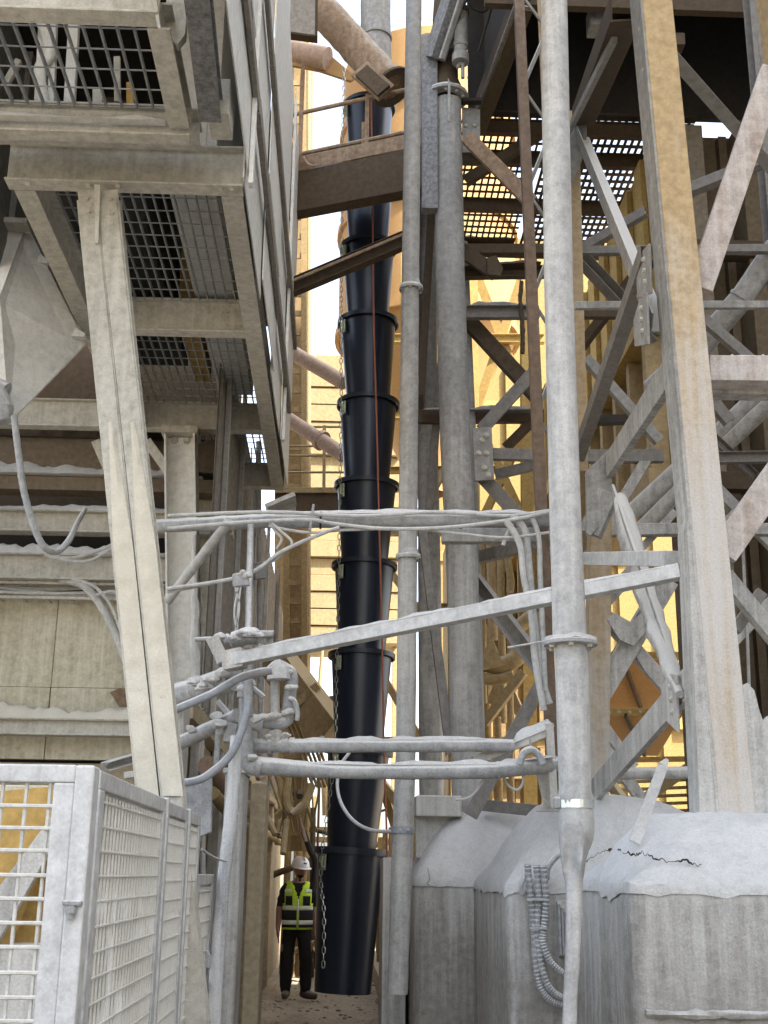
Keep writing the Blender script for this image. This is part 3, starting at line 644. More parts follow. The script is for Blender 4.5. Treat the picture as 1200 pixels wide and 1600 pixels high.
for q in ((1014,497,5.3),(1018,420,5.35),(1060,1092,5.6)):
    c = P(*q); plate(TW, 'gusset_plate', [c+Vector((-.02,.06,.13)), c+Vector((-.02,-.07,.10)), c+Vector((-.02,-.05,-.16)), c+Vector((-.02,.2,-.06)), c+Vector((-.02,.2,.08))], .012, mgrey)
    for dz in (-.06, .0, .06): bolt(TW, c+Vector((-.028,.02,dz)), (-1,0,0), .012, mgrey)
# right-hand front face of the tower
pbeam(TW, 'brace', (1092,452,5.22), (1208,110,5.22), 'B', 16, 40, mwpink)
pbeam(TW, 'brace', (1128,865,5.22), (1282,648,5.22), 'B', 16, 46, mwpink)
pbeam(TW, 'strut', (1106,582,5.3), (1285,584,5.25), 'B', 40, 42, mwpink)
pbeam(TW, 'strut_edge', (1106,612,5.4), (1285,616,5.35), 'B', 30, 16, mgrey)
for x in (1139, 1187):
    c = P(x,582,5.3); bx('strap', (c.x-.006, c.y-.068, c.z-.062), (c.x+.006, c.y-.052, c.z+.066), mfence, TW)
drift(TW, P(1106,562,5.3), P(1280,563,5.26), .11, .02, mdust, 5)
pbeam(TW, 'brace', (1045,75,5.6), (1230,285,6.5), 'L', 22, 18, mgrey)
pbeam(TW, 'brace', (1070,300,7.6), (1210,245,7.2), 'B', 18, 18, mshade)
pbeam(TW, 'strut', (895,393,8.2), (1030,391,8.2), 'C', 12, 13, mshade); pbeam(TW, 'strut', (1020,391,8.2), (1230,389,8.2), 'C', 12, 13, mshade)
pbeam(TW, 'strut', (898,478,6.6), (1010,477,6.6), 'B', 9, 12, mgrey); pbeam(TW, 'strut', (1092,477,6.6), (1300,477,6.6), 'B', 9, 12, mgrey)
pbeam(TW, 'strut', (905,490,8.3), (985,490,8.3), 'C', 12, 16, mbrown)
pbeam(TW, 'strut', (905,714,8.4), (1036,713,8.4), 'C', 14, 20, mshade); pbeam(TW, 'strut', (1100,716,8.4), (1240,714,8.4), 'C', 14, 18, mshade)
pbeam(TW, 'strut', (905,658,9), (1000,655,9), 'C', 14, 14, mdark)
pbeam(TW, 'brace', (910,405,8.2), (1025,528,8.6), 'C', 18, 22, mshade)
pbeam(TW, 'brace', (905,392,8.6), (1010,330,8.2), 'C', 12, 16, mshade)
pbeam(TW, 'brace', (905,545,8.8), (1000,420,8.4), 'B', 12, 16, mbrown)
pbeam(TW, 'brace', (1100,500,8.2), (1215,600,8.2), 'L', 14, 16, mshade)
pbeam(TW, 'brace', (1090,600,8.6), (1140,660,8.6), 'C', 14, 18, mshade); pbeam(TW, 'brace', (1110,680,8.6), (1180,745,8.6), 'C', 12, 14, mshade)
pbeam(TW, 'brace', (1132,900,7.2), (1230,1020,7.2), 'L', 24, 24, mgrey); pbeam(TW, 'brace', (1148,985,7.3), (1190,925,7.3), 'B', 14, 18, mshade)
bm = bmesh.new(); tube(bm, [P(1158,800,8.4), P(1168,1000,8.4), P(1178,1290,8.4)], .012, 8); obj('tie_rod', bm, mgrey, TW, smooth=True)
L3a = P(1213,-25,5.2); L3b = Vector((L3a.x+(L1b.x-L1a.x), L1b.y, L1b.z))
beam(TW, 'leg', L3b-Vector((0,0,.05)), L3a, 'B', .155, .20, mleg, bev=.006)
L4 = P(1245,700,8.4); beam(TW, 'leg', (L4.x, 8.42, 0), (L4.x, 8.42, 8.95), 'I', .16, .16, mshade)
bm = bmesh.new(); tube(bm, spline([P(1200,20,6.2), P(1187,60,6.15), P(1190,95,6.15), P(1200,130,6.2)]), .008, 6); solo('cable', bm, mrail, 'dark cable looped against the far right tower leg at the top', 'cable', smooth=True)
# deck pocket, its shade put into near-black plates, and gratings overhead
ZD = 9.0
DK = thing('tower_deck', 'dark brown overhead deck with punched gratings letting light through', 'deck', (1.8, 7.5, ZD))
def zp(x, y, z=ZD): return P(x, y, Z=z)
ya, yb, yc = zp(1000,25).y, zp(900,182).y, zp(900,392).y
xa, xb = zp(745,190).x, 2.9
bx('deck_plate', (xa-.2, ya, ZD+1.5), (xb+3, yb+.2, ZD+1.55), mdark, DK); bx('shade_skirt', (xb+2.9, ya, ZD), (xb+3, yb, ZD+1.5), mdark, DK)  # side walls added round the pocket to deepen its shade
bx('shade_skirt', (xa-.1, yb+.0, ZD+.02), (xb+3, yb+.06, ZD+1.5), mdark, DK); bx('front_girder', (xa-.12, ya-.1, ZD-.0), (xb+3, ya-.02, ZD+1.5), mbrown, DK)
p0, p1 = zp(748,188), zp(820,-6)
beam(DK, 'edge_beam', p0, p1, 'L', .14, .3, mbrown); plate(DK, 'side_plate', [p0+Vector((.05,0,.0)), p1+Vector((.05,0,.0)), p1+Vector((.05,0,1.5)), p0+Vector((.05,0,1.5))], .02, mdark)
beam(DK, 'edge_flange', p0+Vector((-.02,0,-.1)), p1+Vector((-.02,0,-.1)), 'B', .16, .016, mgrey)
pbeam(DK, 'rafter', (1060,60,8.3), (1010,180,9.4), 'B', 20, 20, mbrown)
bx('hanging_box', (zp(926,24).x, ya+.1, ZD-.02), (zp(950,24).x, ya+.3, ZD+.2), mgrey, DK)
for y in (200, 248, 322, 392):
    c = zp(900, y); beam(DK, 'deck_beam', (xa-.15, c.y, c.z-.03), (3.5, c.y, c.z-.03), 'C', .08, .15, mbrown)
def punched(x0, x1, y0, y1, z, px, py, wx=.3, wy=.28):
    bm = bmesh.new()
    nx = int((x1-x0)/px); ny = max(2, int((y1-y0)/py))
    for i in range(nx+1): box(bm, (x0+i*px-px*wx/2, y0, z), (x0+i*px+px*wx/2, y1, z+.012))
    for j in range(ny+1): y = y0+(y1-y0)*j/ny; box(bm, (x0, y-py*wy/2, z-.011), (x1, y+py*wy/2, z-.001))
    obj('grating', bm, mbrown, DK, kind='stuff')
xg1 = zp(1095,300).x
ycs = [zp(900,y).y for y in (178,200,248,322,392)]
for k in range(4):
    punched(xa-.1, 2.0, ycs[k]+.05, ycs[k+1]-.05, ZD+.04, .072, .125)
    punched(2.08, 3.5, ycs[k]+.05, ycs[k+1]-.05, ZD+.04, .072, .125, .42, .4)
drift(DK, (xa, ycs[4]-.1, ZD+.05), (2.0, ycs[4]-.1, ZD+.05), .18, .05, mbrown, 4)
for q in ((1000,285),(975,245),(985,200)):
    c = zp(q[0], q[1]); 
# laced post left of the near pipe
PT = thing('laced_post', 'thin rusty laced steel post just left of the near grey pipe', 'post', P(866,1262,7.2))
pp = [P(810,-15,7.2), P(834,400,7.2), P(850,800,7.2), P(866,1262,7.2)]
beam(PT, 'angle', pp[3], pp[0], 'L', .07, .06, mpost); q3, q0 = P(903,1262,7.5), P(846,-15,7.5)
beam(PT, 'angle', q3, q0, 'J', .06, .06, mleg2)
for i in range(14):
    f = i/14; a = pp[0].lerp(pp[3], f+(.07 if i % 2 else .0)); b = q0.lerp(q3, f+(.0 if i % 2 else .05))
    beam(PT, 'lacing_bar', a, b, 'B', .01, .035, mgrey)
drift(PT, pp[3]+Vector((-.1,0,-.02)), pp[3]+Vector((.1,0,-.02)), .1, .03, mdust)

# ------------------------------------------------------------------ pipes
def pipe(label, pts, wpx, mat, cat='pipe', lump=.02, name='pipe', n=20, freq=6):
    P3 = [P(*p) for p in pts]; t = thing(name, label, cat, P3[-1])
    fine = []; rad = []
    for i in range(len(P3)-1):
        k = max(2, int((P3[i+1]-P3[i]).length/.05))
        for j in range(k): fine.append(P3[i].lerp(P3[i+1], j/k)); rad.append(.5*((wpx[i]+(wpx[i+1]-wpx[i])*j/k)*mpp(fine[-1])))
    fine.append(P3[-1]); rad.append(.5*wpx[-1]*mpp(P3[-1]))
    bm = bmesh.new(); tube(bm, fine, rad, n, lump=lump, freq=freq); obj('barrel', bm, mat, t, smooth=True)
    return t, P3
def flange(t, c, ax, r0, r1, h, mat, nb=6, br=.012, dust=True, below=True):
    bm = bmesh.new(); ring(bm, c, ax, r0, r1, h, 28); obj('flange', bm, mat, t, bev=.003)
    for i in range(nb):
        a = 2*math.pi*(i+.35)/nb; d = Vector((math.cos(a), math.sin(a), 0))*(r0+r1)/2
        bolt(t, c+d-Vector(ax)*h/2, -Vector(ax), br, mat)
    if dust:
        bm = bmesh.new(); ring(bm, c+Vector(ax)*(h/2+.006), ax, r0*.99, r1*.97, .014, 28)
        for v in bm.verts: v.co.z += .008*noise.noise(v.co*20)
        obj('dust_ring', bm, mdust, t, smooth=True, kind='stuff')
t, q = pipe('slim grey vertical pipe with two bolted collars hanging just right of the black chute', [(647,-25,8.5),(641,450,8.5),(634,1180,8.5),(630,1298,8.5),(621,1553,8.5)], [24,28,31,34,32], mpipe, lump=.03)
for y, x in ((452,642.5),(872,638)):
    c = P(x, y, 8.5); flange(t, c, (0,0,1), .06, .093, .022, mpipe, 6, .010)
    bm = bmesh.new(); tube(bm, [c+Vector((0,0,.012)), c+Vector((0,0,.08))], [.082,.064], 20, lump=.04); obj('collar', bm, mpipe, t, smooth=True)
c = P(629.5,1297,8.5); bm = bmesh.new(); ring(bm, c, (0,0,1), .075, .083, .045, 24); obj('clamp', bm, mhose, t); bolt(t, c+Vector((.03,-.085,0)), (0,-1,0), .008, mhose)
t, q = pipe('thick grey dusty vertical pipe rising out of the farthest plinth', [(699,160,10),(704,450,10),(712,700,10),(722,880,10),(730,1150,10),(737,1300,10)], [43,46,48,50,54,60], mpipe, lump=.03)
flange(t, P(697,153,10), (0,0,1), .115, .215, .03, mpipe, 10, .014)
bm = bmesh.new(); tube(bm, [P(697,150,10), P(695,125,10), P(694,60,10), P(700,-30,10)], [.18,.13,.125,.125], 18, lump=.04); obj('upper_barrel', bm, mbrown, t, smooth=True)
pplate(t, 'stiffener', [(700,122),(704,130),(703,190),(699,190)], 9.78, .012, mpipe)
pbeam(t, 'clip', (722,158,10), (752,158,10), 'B', 12, 6, mdark)
pplate(t, 'support_plate', [(722,168),(750,172),(750,238),(722,238)], 10.1, .02, mgrey); pplate(t, 'support_plate', [(664,166),(680,170),(680,205)], 10.05, .02, mgrey)
for q in ((728,196),(741,196)): bolt(t, P(q[0],q[1],10.08), (0,-1,0), .014, mgrey)
t, q = pipe('narrow dark pipe tucked behind the right side of the thick pipe', [(722,380,10.5),(736,700,10.5),(745,1000,10.5),(752,1290,10.5)], [18,18,18,18], mpipe, lump=.04)
t, q = pipe('plain grey column standing between the slim and the thick pipes', [(668,60,11),(668,640,11),(671,900,11),(674,1260,11.3)], [26,30,36,38], mgrey, cat='column', name='pipe_column')
# support post and pneumatic cylinder at the top of the thick pipe
t = thing('support_frame', 'dark pitted bracket frame beside the flange of the thick pipe', 'frame', P(668,190,9.9))
pbeam(t, 'post', (671,330,9.95), (671,88,9.9), 'B', 24, 20, mgalv); pbeam(t, 'arm', (678,92,9.85), (716,-25,9.5), 'B', 26, 30, mgalv); pbeam(t, 'arm_edge', (690,92,9.7), (728,-25,9.4), 'B', 8, 6, mgrey)
t = thing('knocker_cylinder', 'small grey pneumatic cylinder hanging beside the thick pipe top', 'cylinder', P(722,125,9.7))
def ptube(t, name, a, b, w, m, **k):
    bm = bmesh.new(); p0, p1 = P(*a), P(*b); tube(bm, line(p0, p1, .06), .5*w*mpp(p0), 16, **k); return obj(name, bm, m, t, smooth=True)
ptube(t, 'barrel', (719,92,9.7), (721,18,9.7), 21, mgrey); ptube(t, 'cap', (719.5,98,9.7), (719.5,86,9.7), 27, mgrey); ptube(t, 'cap', (721,22,9.7), (721,14,9.7), 24, mbrown)
ptube(t, 'band', (720,74,9.7), (720,68,9.7), 24, mgrey); ptube(t, 'rod', (723,122,9.7), (723,92,9.7), 6, mgrey); ptube(t, 'elbow', (714,106,9.7), (720,98,9.7), 5, mgrey)
pbeam(t, 'lug', (708,78,9.7), (714,62,9.7), 'B', 6, 10, mdark); pbeam(t, 'lug', (705,50,9.7), (712,38,9.7), 'B', 6, 10, mdark)
bm = bmesh.new(); tube(bm, line(P(748,80,9.6), P(776,-15,9.2), .1), .013, 6); solo('cable', bm, mdark, 'dark straight cable slanting past the bright yellow wall at the top', 'cable')
for i, pts in enumerate(([(722,16),(728,2),(735,-10)], [(731,-5),(738,12),(755,18),(768,8)])):
    bm = bmesh.new(); tube(bm, spline([P(x,y,9.7) for x,y in pts]), .012, 6); solo('cable', bm, mdark, ['short dark hose rising from the pneumatic cylinder', 'dark hose hanging in a loop at the top beside the cylinder'][i], 'cable')
# near pipe with crumpled tail
YN = 4.3
t, q = pipe('near pale grey vertical pipe with a flange and a crumpled tail', [(865,-25,YN),(873,450,YN),(883,800,YN),(890,990,YN),(893,1030,YN),(899,1252,YN)], [41,45,49,53,52,50], mfpipe, lump=.012, n=28, freq=5)
c = P(891.5,1006,YN); flange(t, c, (0,0,1), .055, .097, .016, mwpipe, 6, .010)
c = P(900,1257,YN); bm = bmesh.new(); ring(bm, c, (0,0,1), .057, .0625, .03, 28); obj('band_clamp', bm, mclamp, t, bev=.002)
bx('clamp_screw', (c.x-.078, c.y-.02, c.z-.016), (c.x-.052, c.y+.015, c.z+.024), mwpipe, t, bev=.006)
prof_pts = [(900,1236,52),(900,1250,53),(900,1268,53),(900,1300,54),(898,1335,46),(897,1360,36),(897,1380,27),(897,1430,25),(894,1500,23),(891,1560,22),(889,1640,22)]
pts = [P(x,y,YN) for x,y,_ in prof_pts]; S = spline(pts, 6); wv = []
for i in range(len(S)): 
    f = i/6; k = min(int(f), len(prof_pts)-2); wv.append(prof_pts[k][2]+(prof_pts[k+1][2]-prof_pts[k][2])*(f-k))
bm = bmesh.new(); tube(bm, S, [.5*a*mpp(p) for a, p in zip(wv, S)], 24, lump=.10, freq=7)
for v in bm.verts:
    k = v.co.z; f = max(0, 1-abs(k-P(898,1345,YN).z)/.09); v.co.y += f*.03*math.sin(v.co.x*90)
obj('crumpled_tail', bm, mfpipe, t, smooth=True)

# two cross pipes with their valve work
YC = 6.9
t, q = pipe('upper horizontal white caked pipe crossing in front of the black chute', [(388,1165,YC),(600,1165,YC),(760,1164,YC),(800,1165,YC+.05)], [22,21,21,20], mwpipe, lump=.10, freq=14)
for a, b, w in (((440,1164),(450,1164),27),((452,1165),(460,1165),26),((418,1165),(424,1165),30)): ptube(t, 'coupling', (*a,YC), (*b,YC), w, mwpipe, lump=.06)
ptube(t, 'riser', (430,1165,YC), (430,1052,YC), 15, mgrey, lump=.03); ptube(t, 'nipple', (503,1160,YC), (503,1150,YC), 7, mwpipe)
ptube(t, 'tee', (429,1165,YC), (429,1142,YC), 24, mgrey, lump=.05)
bm = bmesh.new(); tube(bm, spline([P(423,1050,YC),P(435,1040,YC),P(450,1048,YC),P(456,1062,YC),P(453,1085,YC),P(450,1110,YC),P(447,1126,YC),P(430,1130,YC-.02),P(400,1127,YC-.02),P(390,1125,YC-.02)], 8), [.030]*10+[.034]*20+[.036]*60 if False else .036, 12, lump=.16, freq=22)
obj('valve_loop', bm, mwpipe, t, smooth=True)
bm = bmesh.new(); tube(bm, [P(436,1062,YC-.03),P(436,1045,YC-.03),P(434,1030,YC-.03)], [.07,.06,.012], 10, lump=.2, freq=20); obj('dust_cone', bm, mdust, t, smooth=True, kind='stuff')
bm = bmesh.new(); tube(bm, spline([P(452,1092,YC-.06),P(460,1095,YC-.08),P(465,1112,YC-.08),P(464,1126,YC-.08)]), .014, 8, lump=.15); obj('valve_handle', bm, mwpipe, t, smooth=True)
UP_ = t
t, q = pipe('lower horizontal white caked pipe with an elbow ending at the laced post', [(372+26,1196,YC-.1),(520,1205,YC-.1),(640,1206,YC-.1),(770,1204,YC-.1),(868,1194,YC+.1)], [29,23,24,25,26], mwpipe, lump=.06, freq=14)
bm = bmesh.new(); tube(bm, spline([P(384,1120,YC-.1),P(384,1165,YC-.1),P(384,1186,YC-.1),P(392,1198,YC-.1),P(402,1200,YC-.1)]), [.042]*32+[.042], 14, lump=.06); obj('elbow', bm, mwpipe, t, smooth=True)
for y in (1152, 1176): ptube(t, 'coupling', (384,y,YC-.1), (384,y+8,YC-.1), 26, mwpipe)
ptube(t, 'coupling', (402,1199,YC-.1), (408,1200,YC-.1), 31, mwpipe); ptube(t, 'coupling', (776,1204,YC-.08), (780,1204,YC-.08), 29, mwpipe)
ptube(t, 'standpipe', (384,1125,YC-.1), (384,1080,YC-.1), 20, mwpipe, lump=.08)
ptube(t, 'union', (383,1090,YC-.1), (384,1066,YC-.1), 24, mwpipe, lump=.2); ptube(t, 'tap', (394,1074,YC-.1), (412,1090,YC-.1), 9, mwpipe, lump=.15); ptube(t, 'side_branch', (388,1126,YC-.1), (412,1131,YC-.1), 26, mwpipe, lump=.2, freq=18)
bm = bmesh.new(); tube(bm, spline([P(812,1195,YC-.15),P(818,1178,YC-.15),P(830,1172,YC-.15),P(842,1180,YC-.15),P(848,1194,YC-.15)]), .02, 10, lump=.25); obj('hook_clamp', bm, mwpipe, t, smooth=True)
ptube(t, 'hook_rod', (829,1174,YC-.15), (828,1152,YC-.15), 4, mwpipe); drift(t, P(780,1192,YC), P(865,1183,YC), .09, .03, mdust, 6); drift(t, P(410,1192,YC-.1), P(600,1195.5,YC-.1), .07, .02, mdust, 11); drift(t, P(600,1195.5,YC-.1), P(776,1194,YC-.1), .07, .022, mdust, 12); drift(t, P(470,1156.5,YC), P(600,1156,YC), .06, .02, mdust, 13); drift(t, P(600,1156,YC), P(760,1155.5,YC), .06, .02, mdust, 14)
TP_ = t
t = thing('pipe_bracket', 'dusty sloping angle bracket joining the cross pipes to the laced post', 'bracket', P(862,1150,7))
pbeam(t, 'angle', (738,1190,YC+.1), (862,1140,YC+.1), 'L', 20, 16, mgrey); pbeam(t, 'upright', (858,1130,YC+.05), (866,1262,YC+.1), 'B', 12, 12, mgrey); pbeam(t, 'tie_bar', (752,1170,YC+.15), (828,1150,YC+.1), 'B', 3, 3, mgrey)
drift(t, P(800,1162,YC+.1), P(864,1135,YC+.1), .1, .04, mdust, 7)
pplate(t, 'foot_plate', [(835,1200),(868,1205),(866,1262),(850,1262),(842,1225)], YC+.2, .03, mgrey)
for i, (pts, lab) in enumerate((([(760,1205),(752,1225),(735,1245),(712,1250)], 'thin wire drooping from the lower cross pipe beside the thick pipe'), ([(785,1210),(795,1228),(808,1234),(816,1225),(818,1208)], 'thin wire loop hanging under the lower cross pipe'))):
    bm = bmesh.new(); tube(bm, spline([P(x,y,YC) for x,y in pts]), .008, 6); solo('wire', bm, mcable, lab, 'wire', smooth=True)
# small valve and bracket lumps at left
t = thing('valve_actuator', 'white dust-caked lever valve above the left end of the long sloping arm', 'valve', P(390,1030,6.6))
bm = bmesh.new(); tube(bm, spline([P(305,999,6.6),P(345,998,6.6),P(362,1000,6.6),P(378,995,6.6),P(400,995,6.6),P(418,1000,6.6)],6), [.012]*8+[.03]*4+[.045]*6+[.05]*7+[.035]*6, 12, lump=.25, freq=16); obj('valve_body', bm, mwpipe, t, smooth=True)
pplate(t, 'lever', [(376,988),(395,986),(430,986),(427,995),(400,997),(378,996)], 6.55, .05, mwpipe, bev=.008)
ptube(t, 'stem', (388,1120,6.7), (388,1000,6.7), 15, mwpipe, lump=.05); pbeam(t, 'bracket_plate', (331,996,6.5), (349,1034,6.5), 'B', 10, 20, mgrey)
ptube(t, 'stem', (388,1000,6.72), (392,812,7.05), 11, mwpipe, lump=.05); pplate(t, 'junction_box', [(363,898),(388,893),(390,915),(364,918)], 6.7, .04, mwpipe, bev=.006)
pplate(t, 'guard_plate', [(405,992),(426,992),(428,1012),(402,1018)], 6.6, .03, mgrey)
bm = bmesh.new()
for pts in ([(372,918),(366,960),(374,1000),(368,1020)], [(376,918),(371,965),(372,1018)], [(368,918),(374,950),(364,1005)]): tube(bm, spline([P(x,y,6.68) for x,y in pts]), .006, 5)
obj('wires', bm, mcable, t)
t = thing('pipe_stub', 'short white dusty pipe stubs sticking out behind the left column', 'pipe', P(330,1110,7.2))
ptube(t, 'stub', (252,1094,7.5), (366,1060,7.1), 38, mwpipe, lump=.12, freq=12); ptube(t, 'stub', (250,1176,7.5), (372,1118,7.0), 22, mwpipe, lump=.08, freq=12); ptube(t, 'small_pipe', (340,1095,7.1), (356,1114,7.1), 9, mwpipe, lump=.1)
ptube(t, 'small_pipe', (342,1135,7.0), (338,1195,7.0), 10, mwpipe, lump=.15); ptube(t, 'cap', (343,1148,7.0), (344,1136,7.0), 14, mwpipe, lump=.1); pbeam(t, 'flat_bar', (364,1130,7.0), (356,1160,7.0), 'B', 6, 16, mwpipe)
for pts, lab in (([(278,1225),(320,1215),(360,1180),(380,1135),(390,1092)], 'thick grey hose curving down from the standpipe to the fence'), ([(248,1120),(306,1096),(340,1080),(380,1058),(425,1048)], 'grey hose rising to the dusty elbow in front of the wall')):
    bm = bmesh.new(); tube(bm, spline([P(x,y,6.4) for x,y in pts], 10), .020, 12, top=.008); solo('hose', bm, mhose, lab, 'hose', smooth=True)
t = thing('drain_pipe', 'white drain pipe with flaking grey patches going down beside the fence', 'pipe', P(335,1560,6.5))
mflake = mat('flaking_white_pipe', (.10,.12,.15), dust=(.64,.64,.63), amt=.75, up=0, streak=.35, scale=1.3, bump=.5)
S = spline([P(370,1150,6.5),P(362,1260,6.5),P(352,1350,6.5),P(343,1450,6.5),P(336,1560,6.5),P(333,1640,6.5)], 10)
bm = bmesh.new(); tube(bm, S, .034, 14, lump=.12, freq=12); obj('barrel', bm, mflake, t, smooth=True)
bm = bmesh.new(); tube(bm, spline([P(330,1520,6.5),P(345,1526,6.5),P(344,1540,6.5),P(332,1538,6.5)]), .01, 8, lump=.2); obj('ring_clip', bm, mwpipe, t, smooth=True)
pplate(t, 'bracket', [(322,1480),(334,1500),(333,1515),(320,1510)], 6.5, .04, mwpipe); pplate(t, 'bracket', [(348,1400),(358,1408),(352,1418)], 6.5, .03, mwpipe)
pplate(t, 'cover_sheet', [(284,1222),(332,1212),(331,1300),(312,1308),(290,1262)], 6.62, .03, mwpipe, bev=.006)
bm = bmesh.new(); tube(bm, spline([P(315,1327,6.1),P(335,1340,6.3),P(354,1346,6.45)]), .006, 6); obj('tie_wire', bm, mwpipe, t)
bm = bmesh.new(); tube(bm, spline([P(362,1255,6.5),P(371,1270,6.5),P(372,1290,6.5),P(360,1310,6.5)]), .008, 6); obj('tie_wire', bm, mwpipe, t)

# long sloping arm, bundle of cables on a beam
t = thing('sloping_arm', 'long white dusty arm sloping up from the valve to the ochre leg', 'beam', P(350,1032,6.3))
a, b = (352,1034,6.3), (1064,893,5.27); pbeam(t, 'channel', a, b, 'B', 24, 21, mfence)
A, Bq = P(*a), P(*b); drift(t, A.lerp(Bq,.05)+Vector((0,0,.034)), A.lerp(Bq,.97)+Vector((0,0,.029)), .08, .02, mdust, 2, ragged=1.)
pbeam(t, 'end_cap', (352,1034,6.3), (382,1028,6.27), 'B', 27, 30, mgrey)
t = thing('cable_beam', 'horizontal white dusty beam carrying loose cables across the alley', 'beam', P(300,815,6.9))
S = line(P(240,822,7.6), P(420,814,7.1))+line(P(421,814,7.1), P(862,812,7.05)); bm = bmesh.new(); tube(bm, S, .045, 12, lump=.12, freq=12); obj('tube', bm, mwpipe, t, smooth=True)
drift(t, P(430,804,7.1), P(850,803,7.05), .08, .025, mdust, 3)
for x in (501, 720): c = P(x, 813, 7.08); bm = bmesh.new(); ring(bm, c, (1,0,0), .046, .053, .012, 20); obj('strap', bm, mdark, t)
pbeam(t, 'loose_bar', (484,830,6.95), (490,788,6.95), 'B', 4, 4, mwpipe)
pbeam(t, 'rear_channel', (690,838,7.4), (862,838,7.3), 'C', 20, 22, mgrey)
cabs = [([(262,826),(380,816),(480,812),(520,818),(600,826),(700,824),(800,812),(858,800)], 'long cable weaving along the front of the dusty cable beam'),
 ([(420,822),(480,832),(540,828),(640,826),(720,834),(790,840),(858,832)], 'cable sagging below the dusty cable beam'),
 ([(262,806),(420,800),(560,806),(680,800),(790,806),(858,798)], 'cable lying along the top of the dusty cable beam'),
 ([(262,920),(380,900),(440,862),(500,835),(530,824)], 'cable slanting down left from the cable beam to the dusty column'),
 ([(262,925),(360,905),(420,880),(445,862)], 'thin wire slanting low over the dusty pipework left of the alley'),
 ([(800,806),(820,830),(826,880),(832,950),(840,1010),(846,1060),(858,1100)], 'thick bundle cable hanging down beside the laced post'),
 ([(790,812),(812,850),(818,900),(830,960),(836,1030),(850,1110)], 'second cable hanging down beside the laced post'),
 ([(830,806),(842,840),(844,900),(848,990),(852,1080)], 'cable strapped close against the laced post'),
 ([(800,818),(792,836),(786,852)], 'short cut cable end drooping from the beam near the laced post'),
 ([(425,818),(445,835),(455,845),(456,856)], 'frayed loose cable curl at the left end of the cable beam'),
 ([(418,812),(430,830),(440,842),(432,858)], 'another frayed cable curl at the left end of the beam')]
for i, (pts, lab) in enumerate(cabs):
    bm = bmesh.new(); tube(bm, spline([P(x,y,6.95+.02*(i%3)) for x,y in pts], 8), (.012,.009,.012,.012,.009,.024,.02,.016,.012,.008,.008)[i], 8, lump=.06); solo('cable', bm, mcable, lab, 'cable', 'cables hung on the cable beam', smooth=True)
bm = bmesh.new(); tube(bm, line(P(262,938,7.6), P(358,815,7.0)), .03, 10, lump=.12); solo('conduit', bm, mcable, 'dusty conduit slanting up to the left end of the cable beam', 'conduit', smooth=True)
bm = bmesh.new(); tube(bm, line(P(793,1012,6.9), P(850,1002,6.9)), .006, 6); solo('wire', bm, mcable, 'short stiff wire sticking out of the hanging cables', 'wire')
# crumbs and clods of dust caked on the fittings
def clods(owner, spots, r, mat_=None):
    bm = bmesh.new()
    for x, y, Y in spots:
        for k in range(3):
            c = P(x+random.uniform(-5,5), y+random.uniform(-3,3), Y+random.uniform(-.03,.03)); rr = r*random.uniform(.5,1.1)
            m_ = bmesh.ops.create_icosphere(bm, subdivisions=2, radius=1)
            for v in m_['verts']:
                q = v.co.copy(); f = rr*(1+.45*noise.noise(q*1.6+c*9)+.25*noise.noise(q*4+c*5)); v.co = Vector((q.x*f*1.3, q.y*f, q.z*f*.75))+c
    obj('dust_clod', bm, mat_ or mdust, owner, smooth=True, kind='stuff')
OB = lambda n: [o for o in COL.objects if o.name == n][0]
clods(OB('valve_actuator'), [(345,994,6.58),(375,990,6.55),(395,990,6.55),(410,993,6.55),(366,996,6.55),(388,1010,6.65),(384,896,6.68)], .022)
clods(OB('pipe_stub'), [(305,1066,7.15),(330,1060,7.05),(352,1052,7.0),(320,1072,7.1),(335,1120,7.0),(300,1140,7.1),(342,1132,6.97)], .035)
clods(TP_, [(384,1066,YC-.12),(384,1078,YC-.14),(395,1124,YC-.14),(410,1122,YC-.12),(384,1118,YC-.12),(392,1186,YC-.13)], .028)
clods(UP_, [(447,1050,YC-.04),(455,1075,YC-.04),(430,1120,YC-.05),(450,1112,YC-.05),(432,1046,YC-.05),(418,1152,YC-.04),(446,1150,YC-.04)], .024)
# ribbed conduits on the middle plinth
for k, (pts, lab) in enumerate((([(824,1350),(829,1400),(834,1450),(838,1510),(846,1545),(862,1565),(884,1572)], 'ribbed conduit on the left of the bunch on the middle plinth'),
    ([(838,1352),(842,1400),(840,1450),(844,1500),(856,1540),(876,1558),(890,1560)], 'ribbed conduit in the middle of the bunch on the middle plinth'),
    ([(848,1352),(853,1400),(851,1440),(848,1470),(858,1500),(878,1520),(892,1528)], 'ribbed conduit on the right of the bunch, swinging behind the crumpled pipe'))):
    S = spline([P(x,y,6.93-.02*k) for x,y in pts], 26)
    bm = bmesh.new(); tube(bm, S, [.017*(1+.15*((i//2)%2)) for i in range(len(S))], 10); solo('ribbed_conduit', bm, mwpipe, lab, 'conduit', 'ribbed conduits on the middle plinth')
for x, y in ((836,1405),(841,1450)):
    c = P(x, y, 6.87); bm = bmesh.new(); box(bm, (c.x-.045, c.y-.012, c.z-.006), (c.x+.045, c.y+.004, c.z+.006)); solo('cable_tie', bm, mcable, 'cable tie round the ribbed conduits, '+('higher of the two' if y < 1420 else 'lower of the two'), 'cable tie')
bm = bmesh.new(); tube(bm, spline([P(880,1332,6.9),P(868,1340,6.9),P(856,1356,6.9),P(854,1375,6.9)]), .016, 8, lump=.1); solo('cable', bm, mwpipe, 'cable arching off the middle plinth towards the crumpled pipe', 'cable', smooth=True)
t = thing('vent_plate', 'small ribbed plate on the middle plinth behind the crumpled pipe', 'vent', P(880,1490,6.95))
